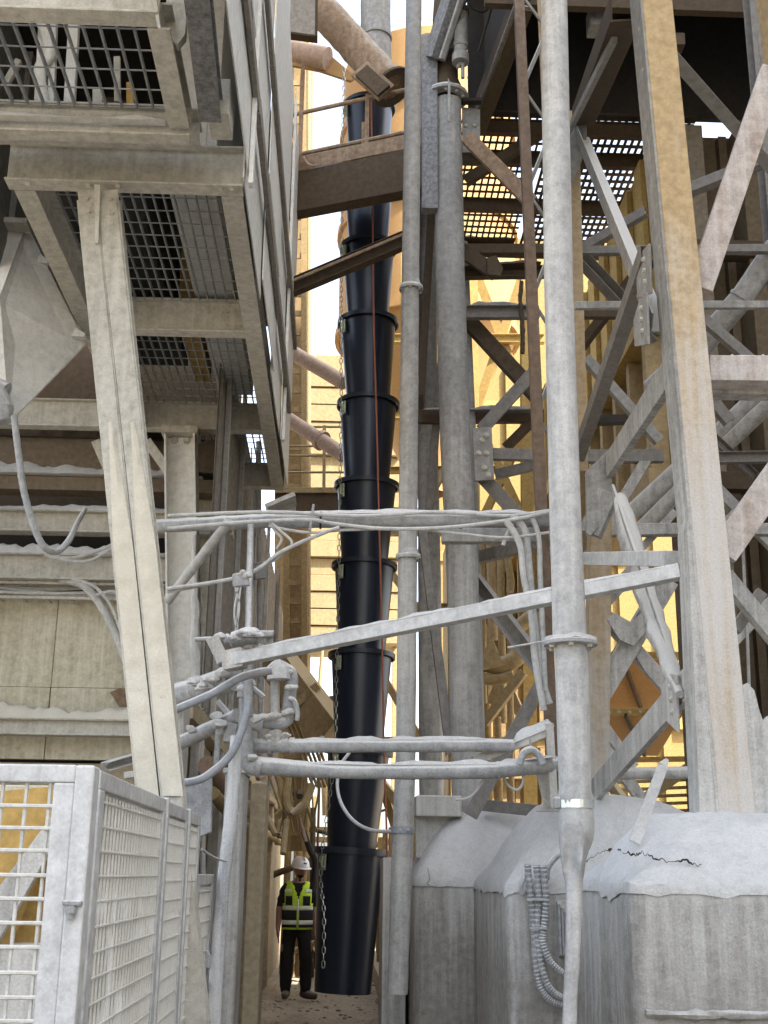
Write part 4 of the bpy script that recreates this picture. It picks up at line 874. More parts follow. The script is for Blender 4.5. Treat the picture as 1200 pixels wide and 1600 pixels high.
for k in range(3): pbeam(t, 'rib', (873+5*k,1412+6*k,6.96), (876+5*k,1492,6.96), 'B', 4, 6, mwpipe)
pplate(t, 'plate', [(870,1408),(888,1405),(890,1494),(873,1494)], 6.98, .02, mgrey)
bm = bmesh.new(); tube(bm, spline([P(822,1365,6.94),P(815,1385,6.93),P(815,1398,6.93),P(820,1392,6.93)]), .01, 6); solo('wire', bm, mwpipe, 'small bent wire stub on the left face of the middle plinth', 'wire')
bm = bmesh.new(); tube(bm, spline([P(669,1355,9.28),P(671,1370,9.25),P(668,1380,9.24),P(672,1382,9.24)]), .008, 6); solo('lifting_hook', bm, mwpipe, 'small wire hook on the farthest plinth', 'hook')
bm = bmesh.new(); box(bm, tuple(P(650,1275,9.6)), tuple(P(716,1247,9.9))); solo('ledge_block', bm, mgrey, 'grey dusty beam stub between the slim pipe and the thick pipe foot', 'beam', bev=.01)
t = thing('dark_bin', 'grey steel casing low between the slim pipe and the farthest plinth', 'casing', P(640,1500,9.6))
bx('side', (P(597,1500,9.9).x, 9.9, 0), (x30-.03, 10.6, P(600,1340,9.9).z), mgrey, t); bx('upper_side', (P(650,1300,9.75).x, 9.75, P(650,1340,9.75).z), (P(712,1300,9.75).x, 9.85, P(650,1276,9.75).z), mgrey, t)

# ================================================================== UPPER MIDDLE: bridge and ducts
BR = thing('access_bridge', 'brown steel access bridge with handrail crossing high behind the slim pipe', 'bridge', P(540,290,10.6))
def zl(x, y, z): return P(x, y, Z=z)
zt_ = P(447,276,10.9).z; zb_ = P(447,338,10.9).z
A, Bq = P(440,278,10.95), zl(648,238,zt_); A.z = Bq.z = zt_
dv = (Bq-A).normalized(); A = A-dv*.5; Bq = Bq+dv*.3
beam(BR, 'girder', A+Vector((0,0,-(zt_-zb_)/2)), Bq+Vector((0,0,-(zt_-zb_)/2)), 'C', .16, zt_-zb_, mbrown, t=.012)
beam(BR, 'kick_plate', A+Vector((0,-.09,.08)), Bq+Vector((0,-.09,.08)), 'B', .012, .16, mpink)
beam(BR, 'rear_girder', A+Vector((0.2,.42,-.07)), Bq+Vector((0.2,.42,-.07)), 'C', .08, .12, mbrown)
bm = bmesh.new(); w3 = Vector((0,.35,0)); box(bm, (0,0,0), (1,1,1)); bm.free()
for i in range(9):
    c = A.lerp(Bq, (i+.5)/9); beam(BR, 'deck_plank', c+Vector((0,.0,-.0)), c+Vector((0,.42,0)), 'B', .2, .025, mbrown)
for x, yb_, y1 in ((467,268,95),(572,254,148)):
    p = P(x, yb_, 10.75); f = (p.x-A.x)/(Bq.x-A.x); c = A.lerp(Bq, f)+Vector((0,-.06,0)); zt2 = P(x, y1, c.y).z
    bx('rail_post', (c.x-.022, c.y-.022, c.z-.02), (c.x+.022, c.y+.022, zt2), mpink, BR)
c = A.lerp(Bq, .62)+Vector((0,-.06,0)); bx('rail_post', (c.x-.016, c.y-.016, c.z), (c.x+.016, c.y+.016, c.z+.42), mpink, BR)
for y in (188, 252):
    z = P(445, y, 10.95).z; beam(BR, 'handrail', Vector((A.x, A.y-.06, z)), Vector((Bq.x, Bq.y-.06, z)), 'O8', .045, .045, mpink)
bm = bmesh.new(); tube(bm, spline([P(474,245,10.7),P(480,255,10.68),P(488,259,10.66),P(496,257,10.66)]), .012, 6); solo('hose_end', bm, mpinkp, 'short pinkish hose end lying over the bridge kick plate', 'hose', smooth=True)
bm = bmesh.new(); tube(bm, spline([P(462,255,10.6),P(460,300,10.6),P(456,345,10.6),P(456,372,10.6)]), .007, 6); solo('wire', bm, mcable, 'thin pale wire dangling from the left end of the bridge', 'wire')
t = thing('strut_beam', 'brown sloping strut below the bridge, in front of the black chute', 'beam', P(540,410,10.6))
pbeam(t, 'angle', (440,456,10.7), (640,372,10.4), 'D', 16, 26, mbrown); pbeam(t, 'angle_edge', (440,446,10.62), (640,362,10.32), 'B', 3, 5, mpink)
# ducts
DU = thing('dust_duct', 'dented grey duct slanting down to a square inspection door at top centre', 'duct', P(560,70,10.8))
bm = bmesh.new(); tube(bm, line(P(478,-12,11.0), P(612,135,10.6), .07), .175, 20, lump=.05, freq=9); obj('duct', bm, mpink, DU, smooth=True)
bm = bmesh.new(); c = P(613,136,10.6); ring(bm, c, P(612,135,10.6)-P(478,-12,11.0), .15, .23, .03, 24); obj('flange', bm, mbrown, DU)
pbeam(DU, 'door_frame', (562,108,10.4), (604,146,10.35), 'B', 8, 34, mpink); pbeam(DU, 'inspection_door', (565,111,10.36), (600,143,10.31), 'B', 8, 25, mbrown)
t, q = pipe('grey vertical duct coming down from above onto the dented slanting duct', [(587,-30,10.9),(587,40,10.9),(588,110,10.8)], [46,47,48], mpipe, cat='duct', name='vertical_duct', lump=.03)
for y in (60,100): bm = bmesh.new(); ring(bm, P(588,y,10.85), (0,0,1), .15, .165, .02, 24); obj('seam_band', bm, mpipe, t)
t, q = pipe('horizontal orange-tinted pipe behind the bridge handrail at upper left', [(420,76,12.2),(512,92,12.0)], [36,36], mpinkp, name='cross_duct')
pplate(t, 'saddle_plate', [(436,92),(512,84),(556,122),(548,128),(500,112),(438,100)], 12.1, .04, morg)
t = thing('hanging_cabinet', 'dark grey steel box hanging at the end of the platform cladding', 'box', P(468,30,10.4))
pplate(t, 'box_face', [(438,-30),(497,-30),(496,62),(437,54)], 10.3, .12, mbrown); pplate(t, 'face_plate', [(441,-28),(493,-28),(492,56),(440,49)], 10.22, .03, mrail)

# ================================================================== BLACK CHUTE
CH = thing('rubbish_chute', 'black plastic debris chute of stacked tapering sections hanging down the alley', 'chute', P(546,1440,11.6))
YCH = 11.6
rims = [(577,168,80),(577,277,84),(576,388,88),(575,505,94),(575,632,97),(572,758,100),(570,884,101),(566,1024,103),(560,1174,106),(548,1329,114)]
C = [P(x+random.uniform(-1.2,1.2),y,YCH+random.uniform(-.02,.02)) for x,y,_ in rims]; RW = [.5*w*mpp(c) for (x,y,w), c in zip(rims, C)]
bot = P(535,1551,YCH); nS = len(C)
for i in range(nS):
    c0 = C[i]; last = i == nS-1
    c1 = bot if last else C[i+1]+(C[i+1]-C[i])*.14
    r0 = RW[i]*.915; r1 = .5*88*mpp(bot) if last else RW[i]*.665
    ax = (c1-c0).normalized(); L = (c1-c0).length
    bm = bmesh.new(); ref = Vector((0,1,0)); a = (ref-ax*ref.dot(ax)).normalized(); b = ax.cross(a); N = 48; prev = None
    # outer wall down, inner wall back up
    pr = [(0,r0*1.0),(.03,r0*1.0),(.10,r0*.985),(.35,r0*.94+.0*r1)]
    K = 14; pr = [(k/K, r0+(r1-r0)*(k/K)**1.05) for k in range(K+1)] + [(1-k/4, (r1-.006)+(r0-r1)*(k/4)) for k in range(5)]
    for f, rr in pr:
        row = [bm.verts.new(c0+ax*L*f+(a*math.cos(2*math.pi*k/N)+b*math.sin(2*math.pi*k/N))*rr*(1+.004*noise.noise(Vector((i*3+f*2,k*.3,0))))) for k in range(N)]
        if prev:
            for k in range(N): bm.faces.new((prev[k], prev[(k+1)%N], row[(k+1)%N], row[k]))
        prev = row
    s = obj('chute_section', bm, mplas, CH, smooth=True)
    bm = bmesh.new(); ring(bm, c0-ax*.0, ax, r0*.985, RW[i], .018, 48)
    ring(bm, c0+ax*.012, ax, RW[i]*.975, RW[i]*1.02, .045 if not last else .06, 48); obj('rim', bm, mlip, s, smooth=True)
    # zinc bracket on the left of each section
    an = R(205+3*i) if not last else R(222)
    d = Vector((math.cos(an), math.sin(an), 0)); d = (d-ax*d.dot(ax)).normalized(); tn = ax.cross(d)
    p = c0+ax*.12+d*(r0*1.0+.012)
    bm = bmesh.new(); P0 = [p+tn*sx*.03+ax*sy*.07+d*sz for sx, sy, sz in ((-1,-1,0),(1,-1,0),(1,1,0),(-1,1,0),(-1,-1,.02),(1,-1,.02),(1,1,.02),(-1,1,.02))]
    v = [bm.verts.new(q) for q in P0]
    for f in ((0,3,2,1),(4,5,6,7),(0,1,5,4),(1,2,6,5),(2,3,7,6),(3,0,4,7)): bm.faces.new([v[k] for k in f])
    obj('bracket', bm, mbrk, s, bev=.006)
    bm = bmesh.new(); tube(bm, [p+d*.02+ax*.045-tn*.02, p+d*.045+ax*.045-tn*.02, p+d*.045-ax*.045-tn*.02, p+d*.02-ax*.045-tn*.02], .008, 8); obj('shackle', bm, mbrk, s, smooth=True)
    if i == 0: tops = []
    tops.append(p+d*.05-tn*.012)
# the chain on the left, link by link
path = spline([tops[0]+Vector((0,0,.6))]+tops+[P(506,1430,11.15), P(505,1512,11.15)], 20)
bm = bmesh.new(); acc = 0; last = path[0]; k = 0
def link(bm, p, ax, side, L=.030, wd=.013, r=.0045):
    n = 10; pts = []
    for i in range(n):
        a = 2*math.pi*i/n; pts.append(p+ax*L*(math.cos(a)*.55+ (.45 if math.cos(a) > 0 else -.45))+side*wd*math.sin(a))
    rings = []
    for i in range(n):
        z = (pts[(i+1)%n]-pts[i-1]).normalized(); nn = ax.cross(side).normalized(); o = z.cross(nn)
        rings.append([bm.verts.new(pts[i]+nn*r*math.cos(q)+o*r*math.sin(q)) for q in (0,1.57,3.14,4.71)])
    for i in range(n):
        for q in range(4): bm.faces.new((rings[i][q], rings[i][(q+1)%4], rings[(i+1)%n][(q+1)%4], rings[(i+1)%n][q]))
for a_, b_ in zip(path, path[1:]):
    d = (b_-a_); Ld = d.length; z = d.normalized(); s = 0
    while acc + (Ld-s) >= .058:
        s += .058-acc; acc = 0; p = a_+z*s; sd = Vector((1,0,0)) if k % 2 else Vector((0,1,0)); sd = (sd-z*sd.dot(z)).normalized(); link(bm, p, z, sd); k += 1
    acc += Ld-s
obj('chain', bm, mchain, CH, smooth=True)
bm = bmesh.new(); S = spline([P(580,150,11.0),P(582,320,11.1),P(584,500,11.12),P(588,640,11.12),P(592,800,11.1),P(597,1000,11.05),P(600,1170,11.05),P(604,1300,11.0),P(606,1430,11.0)], 10)
tube(bm, S, .0085, 8, lump=.1, freq=30); solo('rope', bm, mrope, 'thin reddish rope hanging down the front of the black chute', 'rope', smooth=True)
bm = bmesh.new(); tube(bm, spline([P(546,1176,9.4),P(533,1195,9.3),P(527,1225,9.2),P(533,1255,9.1),P(552,1282,8.9),P(580,1297,8.7),P(612,1299,8.5),P(628,1297,8.42)], 8), .013, 8); solo('air_hose', bm, mcable, 'thin pale hose looping from the clamp on the slim pipe across the chute', 'hose', smooth=True)

# ================================================================== MIDDLE: cross frame between thick pipe and post
CF = thing('bracing_frame', 'dark dusty cross frame of beams and diagonals behind the laced post', 'frame', P(790,700,10.4))
for a, b, k, ww, hh, m in (((725,391,10.3),(850,391,10.3),'C',14,16,mbrown), ((722,427,10.3),(850,425,10.3),'C',14,18,mbrown), ((728,489,10.2),(842,489,10.2),'B',12,20,mshade), ((655,652,10.6),(850,651,10.5),'B',12,20,mbrown),
        ((770,710,10.0),(850,712,10.0),'B',12,18,mshade), ((722,392,10.2),(775,428,10.1),'L',12,22,mbrown), ((730,500,10.4),(842,622,10.4),'L',14,24,mbrown), ((752,672,10.1),(835,580,10.0),'B',5,20,mshade), ((772,742,10.2),(850,724,10.2),'C',12,15,mshade),
        ((755,746,10.1),(850,850,9.9),'B',8,22,mshade), ((790,700,10.6),(830,660,10.5),'C',10,14,mbrown), ((730,215,9.6),(832,318,9.4),'C',14,22,mpink), ((725,285,10.8),(850,205,10.8),'L',14,16,mbrown), ((740,905,10.2),(850,1050,9.6),'D',14,26,mshade),
        ((745,872,10.6),(842,848,9.6),'C',14,20,mshade), ((735,1275,9.2),(850,1060,9.2),'B',8,22,mshade), ((755,1258,9.6),(850,1268,9.4),'C',12,18,mshade), ((685,150,10.6),(657,620,10.6),'L',12,12,mbrown), ((660,830,10.2),(704,1180,10.0),'L',14,14,mshade), ((690,560,10.7),(668,830,10.7),'L',12,12,mshade),
        ((640,250,10.9),(655,660,10.9),'C',14,16,mbrown)):
    pbeam(CF, 'beam' if abs(a[1]-b[1]) < 12 else 'diagonal', a, b, k, ww, hh, m)
for a, b, s in (((728,418,10.25),(845,412,10.25),1), ((730,480,10.15),(840,480,10.15),2), ((660,642,10.5),(845,642,10.4),3)): drift(CF, P(*a), P(*b), .09, .045, mbrown if s == 1 else mshade, s)
pplate(CF, 'gusset_plate', [(738,670),(768,668),(772,750),(742,752)], 9.95, .03, mgrey)
for x, y in ((760,680),(753,688),(760,708),(748,708),(757,731),(763,742)): bolt(CF, P(x,y,9.93), (0,-1,0), .019, mgrey)
pplate(CF, 'gusset_plate', [(760,404),(775,400),(786,420),(782,432),(762,430)], 10.0, .03, mbrown)
bm = bmesh.new(); tube(bm, spline([P(815,440,10.1),P(813,470,10.1),P(816,500,10.1),P(817,530,10.1),P(816,552,10.1)]), [.02+.012*abs(noise.noise(Vector((i,0,0)))) for i in range(33)], 8, lump=.4, freq=20); solo('hanging_rag', bm, mbrown, 'dark twisted rag hanging from the dusty beam behind the laced post', 'rag', smooth=True)

# ================================================================== BACKGROUND
# alley walls
AW = thing('alley_wall', 'long tan concrete wall with pilasters along the left of the alley', 'wall', (-1.1, 12, 0))
bx('wall', (-1.15, 8.0, -.1), (-1.06, 25, 2.55), malley, AW, bev=.01)
for k, y in enumerate((6.7, 7.6, 8.7, 10.2, 11.9, 13.8, 15.9, 18.4)): bx('pilaster', (-1.055, y, -.1), (-.985+.02*(k%2), y+.28, 2.6), malley if k > 3 else mconc, AW, bev=.008)
bx('coping', (-1.2, 8.0, 2.56), (-.96, 25, 2.68), malley, AW)
t = thing('corrugated_screen', 'grey vertical corrugated screen above the alley wall on the left', 'screen', (-.95, 9.6, 2.7))
bm = bmesh.new(); rows = []
for i in range(240):
    y = 8.7+i*.045; x = -.98+.018*math.sin(i*1.57); rows.append((bm.verts.new((x, y, 2.72)), bm.verts.new((x, y, 5.6)), bm.verts.new((x-.01, y, 5.6)), bm.verts.new((x-.01, y, 2.72))))
for i in range(239):
    for q in range(4): bm.faces.new((rows[i][q], rows[i+1][q], rows[i+1][(q+1)%4], rows[i][(q+1)%4]))
obj('sheet', bm, mrail, t)
for y in (9.0, 10.4, 12.2, 14.5, 17): bx('screen_rail', (-.96, y, 2.7), (-.92, y+.06, 5.8), mpipe, t)
for k, (pts, r, m, lab) in enumerate((([(-.9,8.5,2.30),(-.9,11,2.22),(-.88,14,2.2),(-.9,20,2.25)], .07, mpinkp, 'brown pipe running along the top of the alley wall'), ([(-.86,8.5,2.12),(-.84,11,2.0),(-.84,14,2.05),(-.88,20,2.05)], .045, mtsteel, 'thinner tan pipe just below the brown pipe on the alley wall'))):
    bm = bmesh.new(); tube(bm, spline(pts, 14), r, 10, lump=.08); solo('wall_pipe', bm, m, lab, 'pipe', smooth=True)
t = thing('wall_valves', 'cluster of brown valves and fittings on the alley wall behind the white pipes', 'valves', P(440,1250,11))
for i in range(16):
    x = random.uniform(408, 470); y = random.uniform(1205, 1285); a = P(x, y, random.uniform(10.5, 12.5)); b = a+Vector((random.uniform(-.12,.12), random.uniform(-.2,.2), random.uniform(-.3,.15)))
    bm = bmesh.new(); tube(bm, line(a, b, .05), random.uniform(.015,.04), 8, lump=.15); obj('fitting', bm, random.choice((mtsteel, mpinkp, mbrown)), t, smooth=True)
for k, (pts, lab) in enumerate((([(450,1215),(447,1250),(456,1268),(475,1258),(488,1225)], 'fat tan hose looping below the cross pipes beside the chute'), ([(430,1205),(440,1240),(448,1270),(455,1262),(452,1220)], 'tan hose hanging in a narrow loop by the alley wall'),
     ([(475,1300),(485,1330),(492,1345),(488,1390)], 'dark cable hanging behind the worker helmet'), ([(420,1210),(434,1250),(446,1285)], 'tan cable slanting along the alley wall top'))):
    bm = bmesh.new(); tube(bm, spline([P(x,y,10.8+k*.8) for x,y in pts]), (.035,.02,.03,.014)[k], 8, lump=.06); solo('hose', bm, (mtsteel,mtsteel,mdark,mtsteel)[k], lab, 'hose', smooth=True)
for k in range(14):
    bm = bmesh.new(); x = random.uniform(440, 505); tube(bm, spline([P(x,1195,11.5), P(x+random.uniform(-12,12),1235,11.6), P(x+random.uniform(-22,22),1300,11.8)]), .008, 5)
    obj('dangling_wire', bm, mtsteel, t)
bm = bmesh.new()
for i in range(1100):
    x = random.uniform(-1.0, .62); y = random.uniform(9, 21); r = .006+.028*random.random()**4
    if abs(x-.0) < .5 and random.random() < .4: x = random.choice((-1, 1))*random.uniform(.45, .9)-.15
    m_ = bmesh.ops.create_icosphere(bm, subdivisions=1, radius=r)
    for v in m_['verts']: v.co = Vector((v.co.x*random.uniform(.7,1.3)+x, v.co.y*random.uniform(.7,1.3)+y, v.co.z*.6+gz(x,y)+r*.2))
solo('rubble', bm, mground, 'scattered stones and crumbs of spilled dust on the alley floor', 'rubble', kind='stuff')
for k, (x, y, sx, sy, h) in enumerate(((-.82,13.5,.28,2.6,.13),(.52,14.5,.2,3,.10),(-.85,18.5,.25,2.5,.16))):
    bm = bmesh.new(); G = [[bm.verts.new((x+sx*(i/12-.5)*2*(1+.3*noise.noise(Vector((j*.4,k,0)))), y+sy*(j/30-.5), gz(x,y)-.03+h*max(0,math.sin(math.pi*i/12)*math.sin(math.pi*j/30))*(1+.6*noise.noise(Vector((i*.5,j*.3,k)))))) for i in range(13)] for j in range(31)]
    for j in range(30):
        for i in range(12): bm.faces.new((G[j][i], G[j][i+1], G[j+1][i+1], G[j+1][i]))
    solo('spilled_dust', bm, mground, 'low bank of spilled dust along the alley edge', 'dust', smooth=True, kind='stuff')
t = thing('dusty_pier', 'pale dust-coated pier standing in front of the alley wall beside the drain pipe', 'pier', (-.63, 7.5, 0))
bx('shaft', (P(343,1400,7.4).x, 7.4, -.05), (P(374,1400,7.4).x, 7.75, P(350,1208,7.4).z), mconc, t, bev=.012); bx('cap', (P(340,1400,7.4).x, 7.37, P(350,1208,7.4).z), (P(377,1400,7.4).x, 7.78, P(350,1200,7.4).z), mfence, t)
t = thing('tan_pier', 'tan concrete pier just beyond the pale pier on the left of the alley', 'pier', (-.66, 9.1, 0))
bx('shaft', (P(384,1400,9).x, 9.0, -.05), (P(410,1400,9).x, 9.4, P(390,1222,9).z), malley, t, bev=.012); bx('plinth_block', (P(381,1400,9).x, 8.97, -.05), (P(413,1400,9).x, 9.43, .25), malley, t, bev=.012)
for k, (x, w_, y0, y1, Y, lab) in enumerate(((318,13,690,1205,11.4,'stout pale riser pipe just right of the dusty left column'), (352,9,690,1205,11.5,'slim pale riser pipe in the bunch above the alley wall'), (368,12,690,1190,11.6,'broad grey riser pipe in the bunch above the alley wall'), (404,8,690,1180,11.4,'thin pale riser pipe nearest the alley in the bunch'))):
    t, q = pipe(lab, [(x+3,y1,Y),(x,y0,Y)], [w_,w_], mwpipe if k != 2 else mpipe, name='riser_pipe', lump=.06)
t = thing('cable_drop', 'bunch of thin dusty cables dropping between the riser pipes', 'cables', P(340,1100,8.5))
for k in range(9):
    x = random.uniform(310, 412); bm = bmesh.new(); tube(bm, spline([P(x,700,11.35), P(x+random.uniform(-6,6),860,11.3), P(x+random.uniform(-10,10),980,11.3), P(x+random.uniform(-14,14),random.uniform(1080,1200),11.3)], 8), random.uniform(.006,.011), 6); obj('cable', bm, mcable, t, smooth=True)
for x, y in ((338,905),(398,880)): pplate(t, 'junction_box', [(x,y),(x+18,y-3),(x+18,y+24),(x,y+26)], 11.2, .06, mwpipe, bev=.008)
LW = thing('low_wall', 'tan low wall and ledge along the right side of the alley', 'wall', (.9, 15, 0))
bx('wall', (.74, 11.6, -.1), (1.1, 24, 1.75), malley, LW, bev=.01); bx('kerb', (.60, 11.8, -.1), (.739, 24, .25), malley, LW, bev=.01)
for k in range(5): bx('wall_post', (.66, 12+k*2.2, .26), (.735, 12.15+k*2.2, 2.2), mtsteel, LW)
bm = bmesh.new(); tube(bm, line((-.15,23,.4),(.7,23,1.2),.1), .1, 8); bm.free()
EW = thing('alley_end_frame', 'tan pipes and frames crowding the far end of the alley', 'frame', (0, 22, 0))
for i in range(26):
    x = random.uniform(-.95, .6); z = random.uniform(.2, 4.2); y = random.uniform(20.5, 23)
    if i % 3: a, b = (x, y, 0 if i % 2 else z), (x+random.uniform(-.1,.1), y, z+random.uniform(.5,2.2))
    else: a, b = (x-.5, y, z), (x+.6, y, z+random.uniform(-.5,.5))
    bm = bmesh.new(); tube(bm, line(a, b, .3), random.uniform(.02,.06), 8); obj('pipe' if i % 2 else 'bar', bm, random.choice((mtsteel, mtan, mbrown)), EW, smooth=True)
for i in range(9): bx('louvre_slat', (-.45, 23.2, .9+i*.18), (.75, 23.25, 1.0+i*.18), mslat, EW)
for x in (-.45, .2, .75): bx('louvre_post', (x-.03, 23.26, 0), (x+.03, 23.32, 3.0), mtsteel, EW)
t = thing('brown_box_girder', 'tan boxed chute slanting down behind the valves left of the black chute', 'duct', P(490,1120,13))
pbeam(t, 'casing', (430,1030,13.5), (520,1150,13.0), 'B', 40, 52, mtan); pbeam(t, 'flange', (470,1088,13.2), (478,1098,13.2), 'B', 44, 60, mtan)
for k in range(6): pbeam(t, 'rod', (430+8*k,1080,13.6), (490+6*k,1230,13.2), 'B', 3, 4, mtsteel)
# tan latticed column and what stands by it
TC = thing('batten_column', 'tan steel column with batten plates rising at the left of the sky gap', 'column', P(460,1290,17))
pbeam(TC, 'chord', (448,1330,17), (447,-30,17), 'C', 9, 12, mbtan); pbeam(TC, 'chord', (476,1330,17), (474,-30,17), 'D', 9, 12, mbtan); pbeam(TC, 'web', (462,1330,17.2), (461,-30,17.2), 'B', 30, 3, mbtan)
for i in range(44): pbeam(TC, 'batten', (451,1300-i*30,16.97), (473,1300-i*30,16.97), 'B', 3, 9, mbtan, bev=0)
t, q = pipe('pale green vertical pipe beside the tan batten column', [(446,-30,18),(446,600,18)], [13,13], mgreen, name='green_pipe')
t, q = pipe('bright cream corner post behind the tan batten column', [(482,-30,18),(481,1010,18)], [9,9], mslat, name='corner_post', cat='post')
t = thing('tan_tower', 'tan sheeted tower block at the left of the sky gap', 'building', P(480,300,20))
pplate(t, 'wall', [(430,-40),(489,-40),(488,300),(484,300),(484,560),(476,560),(476,1320),(430,1320)], 20, .5, mbtan)
for y in range(30, 560, 40): pplate(t, 'sheet_lap', [(440,y),(486,y),(486,y+6),(440,y+6)], 19.7, .04, mbtan)
GW = thing('siding_gallery', 'cream gallery clad in horizontal siding boards across the alley end', 'building', P(540,800,27))
for i in range(17):
    y0, y1 = 556+i*26.5, 556+(i+1)*26.5-2.0; z0, z1 = P(540,y1,27).z, P(540,y0,27).z
    bx('siding_board', (P(474,y0,27).x, 27-.06*(i%2)-.03*(i%3)-.02, z0), (P(626,y0,27).x, 27.05, z1), mslat, GW, bev=.004)
bx('core', (P(474,600,27).x, 27.06, P(540,1004,27).z), (P(626,600,27).x, 29, P(540,557,27).z), mslat, GW, bev=0)
for x in (478, 622): bx('leg', (P(x,1000,27).x-.1, 27.4, 0), (P(x,1000,27).x+.1, 27.7, P(540,1005,27).z), mtsteel, GW)
GR = thing('railed_gallery', 'cream railed walkway in front of the siding, left of the chute', 'walkway', P(480,780,16))
pbeam(GR, 'deck_beam', (430,785,16), (536,785,16), 'C', 20, 34, mbrown); pbeam(GR, 'kick_plate', (430,766,15.9), (536,766,15.9), 'B', 3, 9, mslat)
for y in (667, 697, 712, 738): pbeam(GR, 'rail', (430,y,15.9), (540,y,15.9), 'O6', 4, 4, mslat)
for x in (506, 445): pbeam(GR, 'post', (x,770,15.88), (x+1,665,15.88), 'B', 5, 5, mslat)
for pts, lab in (([(440,541,14.5),(538,598,14)], 'upper pink pipe slanting down behind the black chute'), ([(440,648,14.5),(538,712,14)], 'lower pink pipe slanting down behind the walkway rail')):
    t, q = pipe(lab, pts, [22,24], mpinkp, name='pink_pipe')
    if 'lower' in lab: bm = bmesh.new(); ring(bm, P(502,688,14.22), q[1]-q[0], .08, .13, .06, 16); obj('coupling', bm, mpinkp, t)
t = thing('flat_canopy', 'small grey sheet lip jutting out above the left end of the cable beam', 'sheet', P(430,790,8.5))
pplate(t, 'sheet', [(415,795),(460,776),(463,782),(420,800)], 8.5, .25, mpipe); pplate(t, 'bracket', [(418,800),(462,784),(462,800),(430,806)], 8.7, .05, mrail)
# orange silo in yellow framing
SI = thing('orange_silo', 'big pale orange silo with conical bottom behind the chute and pipes', 'silo', P(690,600,20))
def lathe(bm, c, pr, n=40, a0=0):
    prev = None
    for r, z in pr:
        row = [bm.verts.new((c[0]+r*math.cos(2*math.pi*k/n+a0), c[1]+r*math.sin(2*math.pi*k/n+a0), z)) for k in range(n)]
        if prev:
            for k in range(n): bm.faces.new((prev[k], prev[(k+1)%n], row[(k+1)%n], row[k]))
        prev = row
cs = P(678,470,20); rS = 150*mpp(cs); zc = P(678,470,20).z; zb2 = P(678,700,20).z; ztop = P(678,40,20).z
bm = bmesh.new(); lathe(bm, (cs.x,20+rS), [(rS,zc),(rS,ztop),(rS*.5,ztop+.8),(.01,ztop+1)]); obj('barrel', bm, morg, SI, smooth=True)
bm = bmesh.new(); lathe(bm, (cs.x,20+rS), [(.35,zb2-.3),(.35,zb2),(rS*1.0,zc-.004)]); obj('cone', bm, morg, SI, smooth=True)
for z in (zc, zc+2.2, zc+4.4): bm = bmesh.new(); ring(bm, Vector((cs.x,20+rS,z)), (0,0,1), rS*.99, rS*1.035, .14, 40); obj('band', bm, morg, SI)
YFm = thing('yellow_steelwork', 'yellow steel frame of columns, beams and diagonals in the sunlit background', 'frame', P(790,900,17.5))
for a, b, k, ww, hh, m in (((828,1320,17),(822,380,17),'I',20,20,myel), ((745,1320,18),(738,380,18),'I',16,16,myel), ((640,1320,18.5),(632,380,18.5),'I',14,14,myel), ((712,1320,19),(706,640,19),'I',14,14,myel),
        ((600,530,18),(850,530,18),'I',12,14,myel), ((600,648,18),(850,648,18),'I',12,14,myel), ((600,735,18.5),(850,733,18.5),'I',10,10,myel), ((600,830,18),(850,830,18),'I',12,14,mtsteel), ((640,950,18.4),(850,948,18.4),'I',12,12,mtsteel), ((730,1062,17.4),(860,1062,17.4),'I',14,14,mtsteel), ((600,1160,18),(860,1160,18),'I',14,16,mtsteel),
        ((745,640,18.2),(828,400,18),'C',10,14,myel), ((745,430,18.2),(828,640,18),'C',10,14,myel), ((640,640,18.6),(740,530,18.2),'C',8,11,myel), ((640,530,18.6),(740,640,18.2),'C',8,11,myel), ((745,830,18.2),(828,655,18),'C',10,12,myel), ((745,655,18.2),(828,830,18),'C',10,12,myel), ((640,830,18.6),(740,655,18.2),'C',8,11,mtsteel),
        ((600,880,17.6),(660,960,17.4),'C',8,11,mtsteel), ((600,1060,17.6),(660,1160,17.4),'C',8,11,mtsteel), ((560,1180,17),(660,1300,16.6),'C',12,14,mtsteel), ((600,1230,17),(660,1420,16.6),'C',12,14,mtsteel), ((745,1150,17.8),(828,960,17.5),'C',10,14,mtsteel), ((745,960,17.8),(828,1150,17.5),'C',10,14,mtsteel), ((600,985,18),(640,985,18),'C',8,10,mtsteel)):
    pbeam(YFm, 'column' if abs(a[0]-b[0]) < 12 else ('beam' if abs(a[1]-b[1]) < 8 else 'diagonal'), a, b, k, ww, hh, m, bev=0)
for j, (x, w_, y0, y1, Y, m) in enumerate(((757,10,845,1140,16,mtsteel),(771,14,845,1000,15.5,mtan),(786,12,850,1130,16.4,mtsteel),(800,9,880,1290,15.8,mtan),(765,12,1100,1290,15,myel),(782,10,1120,1290,15.3,mtan))):
    t, q = pipe(['brown thin','wide tan','long brown','slender tan','short yellow','short tan'][j]+' upright pipe in the cluster behind the thick grey pipe', [(x,y1,Y),(x-4,y0,Y)], [w_,w_], m, name='background_pipe')
t = thing('pipe_elbow', 'tan dusty pipe elbow cluster low behind the thick grey pipe', 'pipe', P(790,1040,14))
for pts, w_ in (([(752,1035),(780,1040),(805,1030),(815,1012)], 26), ([(800,990),(815,975),(830,962)], 22), ([(752,1060),(775,1062),(800,1055)], 18), ([(790,850),(797,900),(797,925)],12)):
    S = spline([P(x,y,14) for x,y in pts], 6); bm = bmesh.new(); tube(bm, S, .5*w_*mpp(S[0]), 12, lump=.12, freq=8); obj('bend', bm, mtsteel, t, smooth=True)
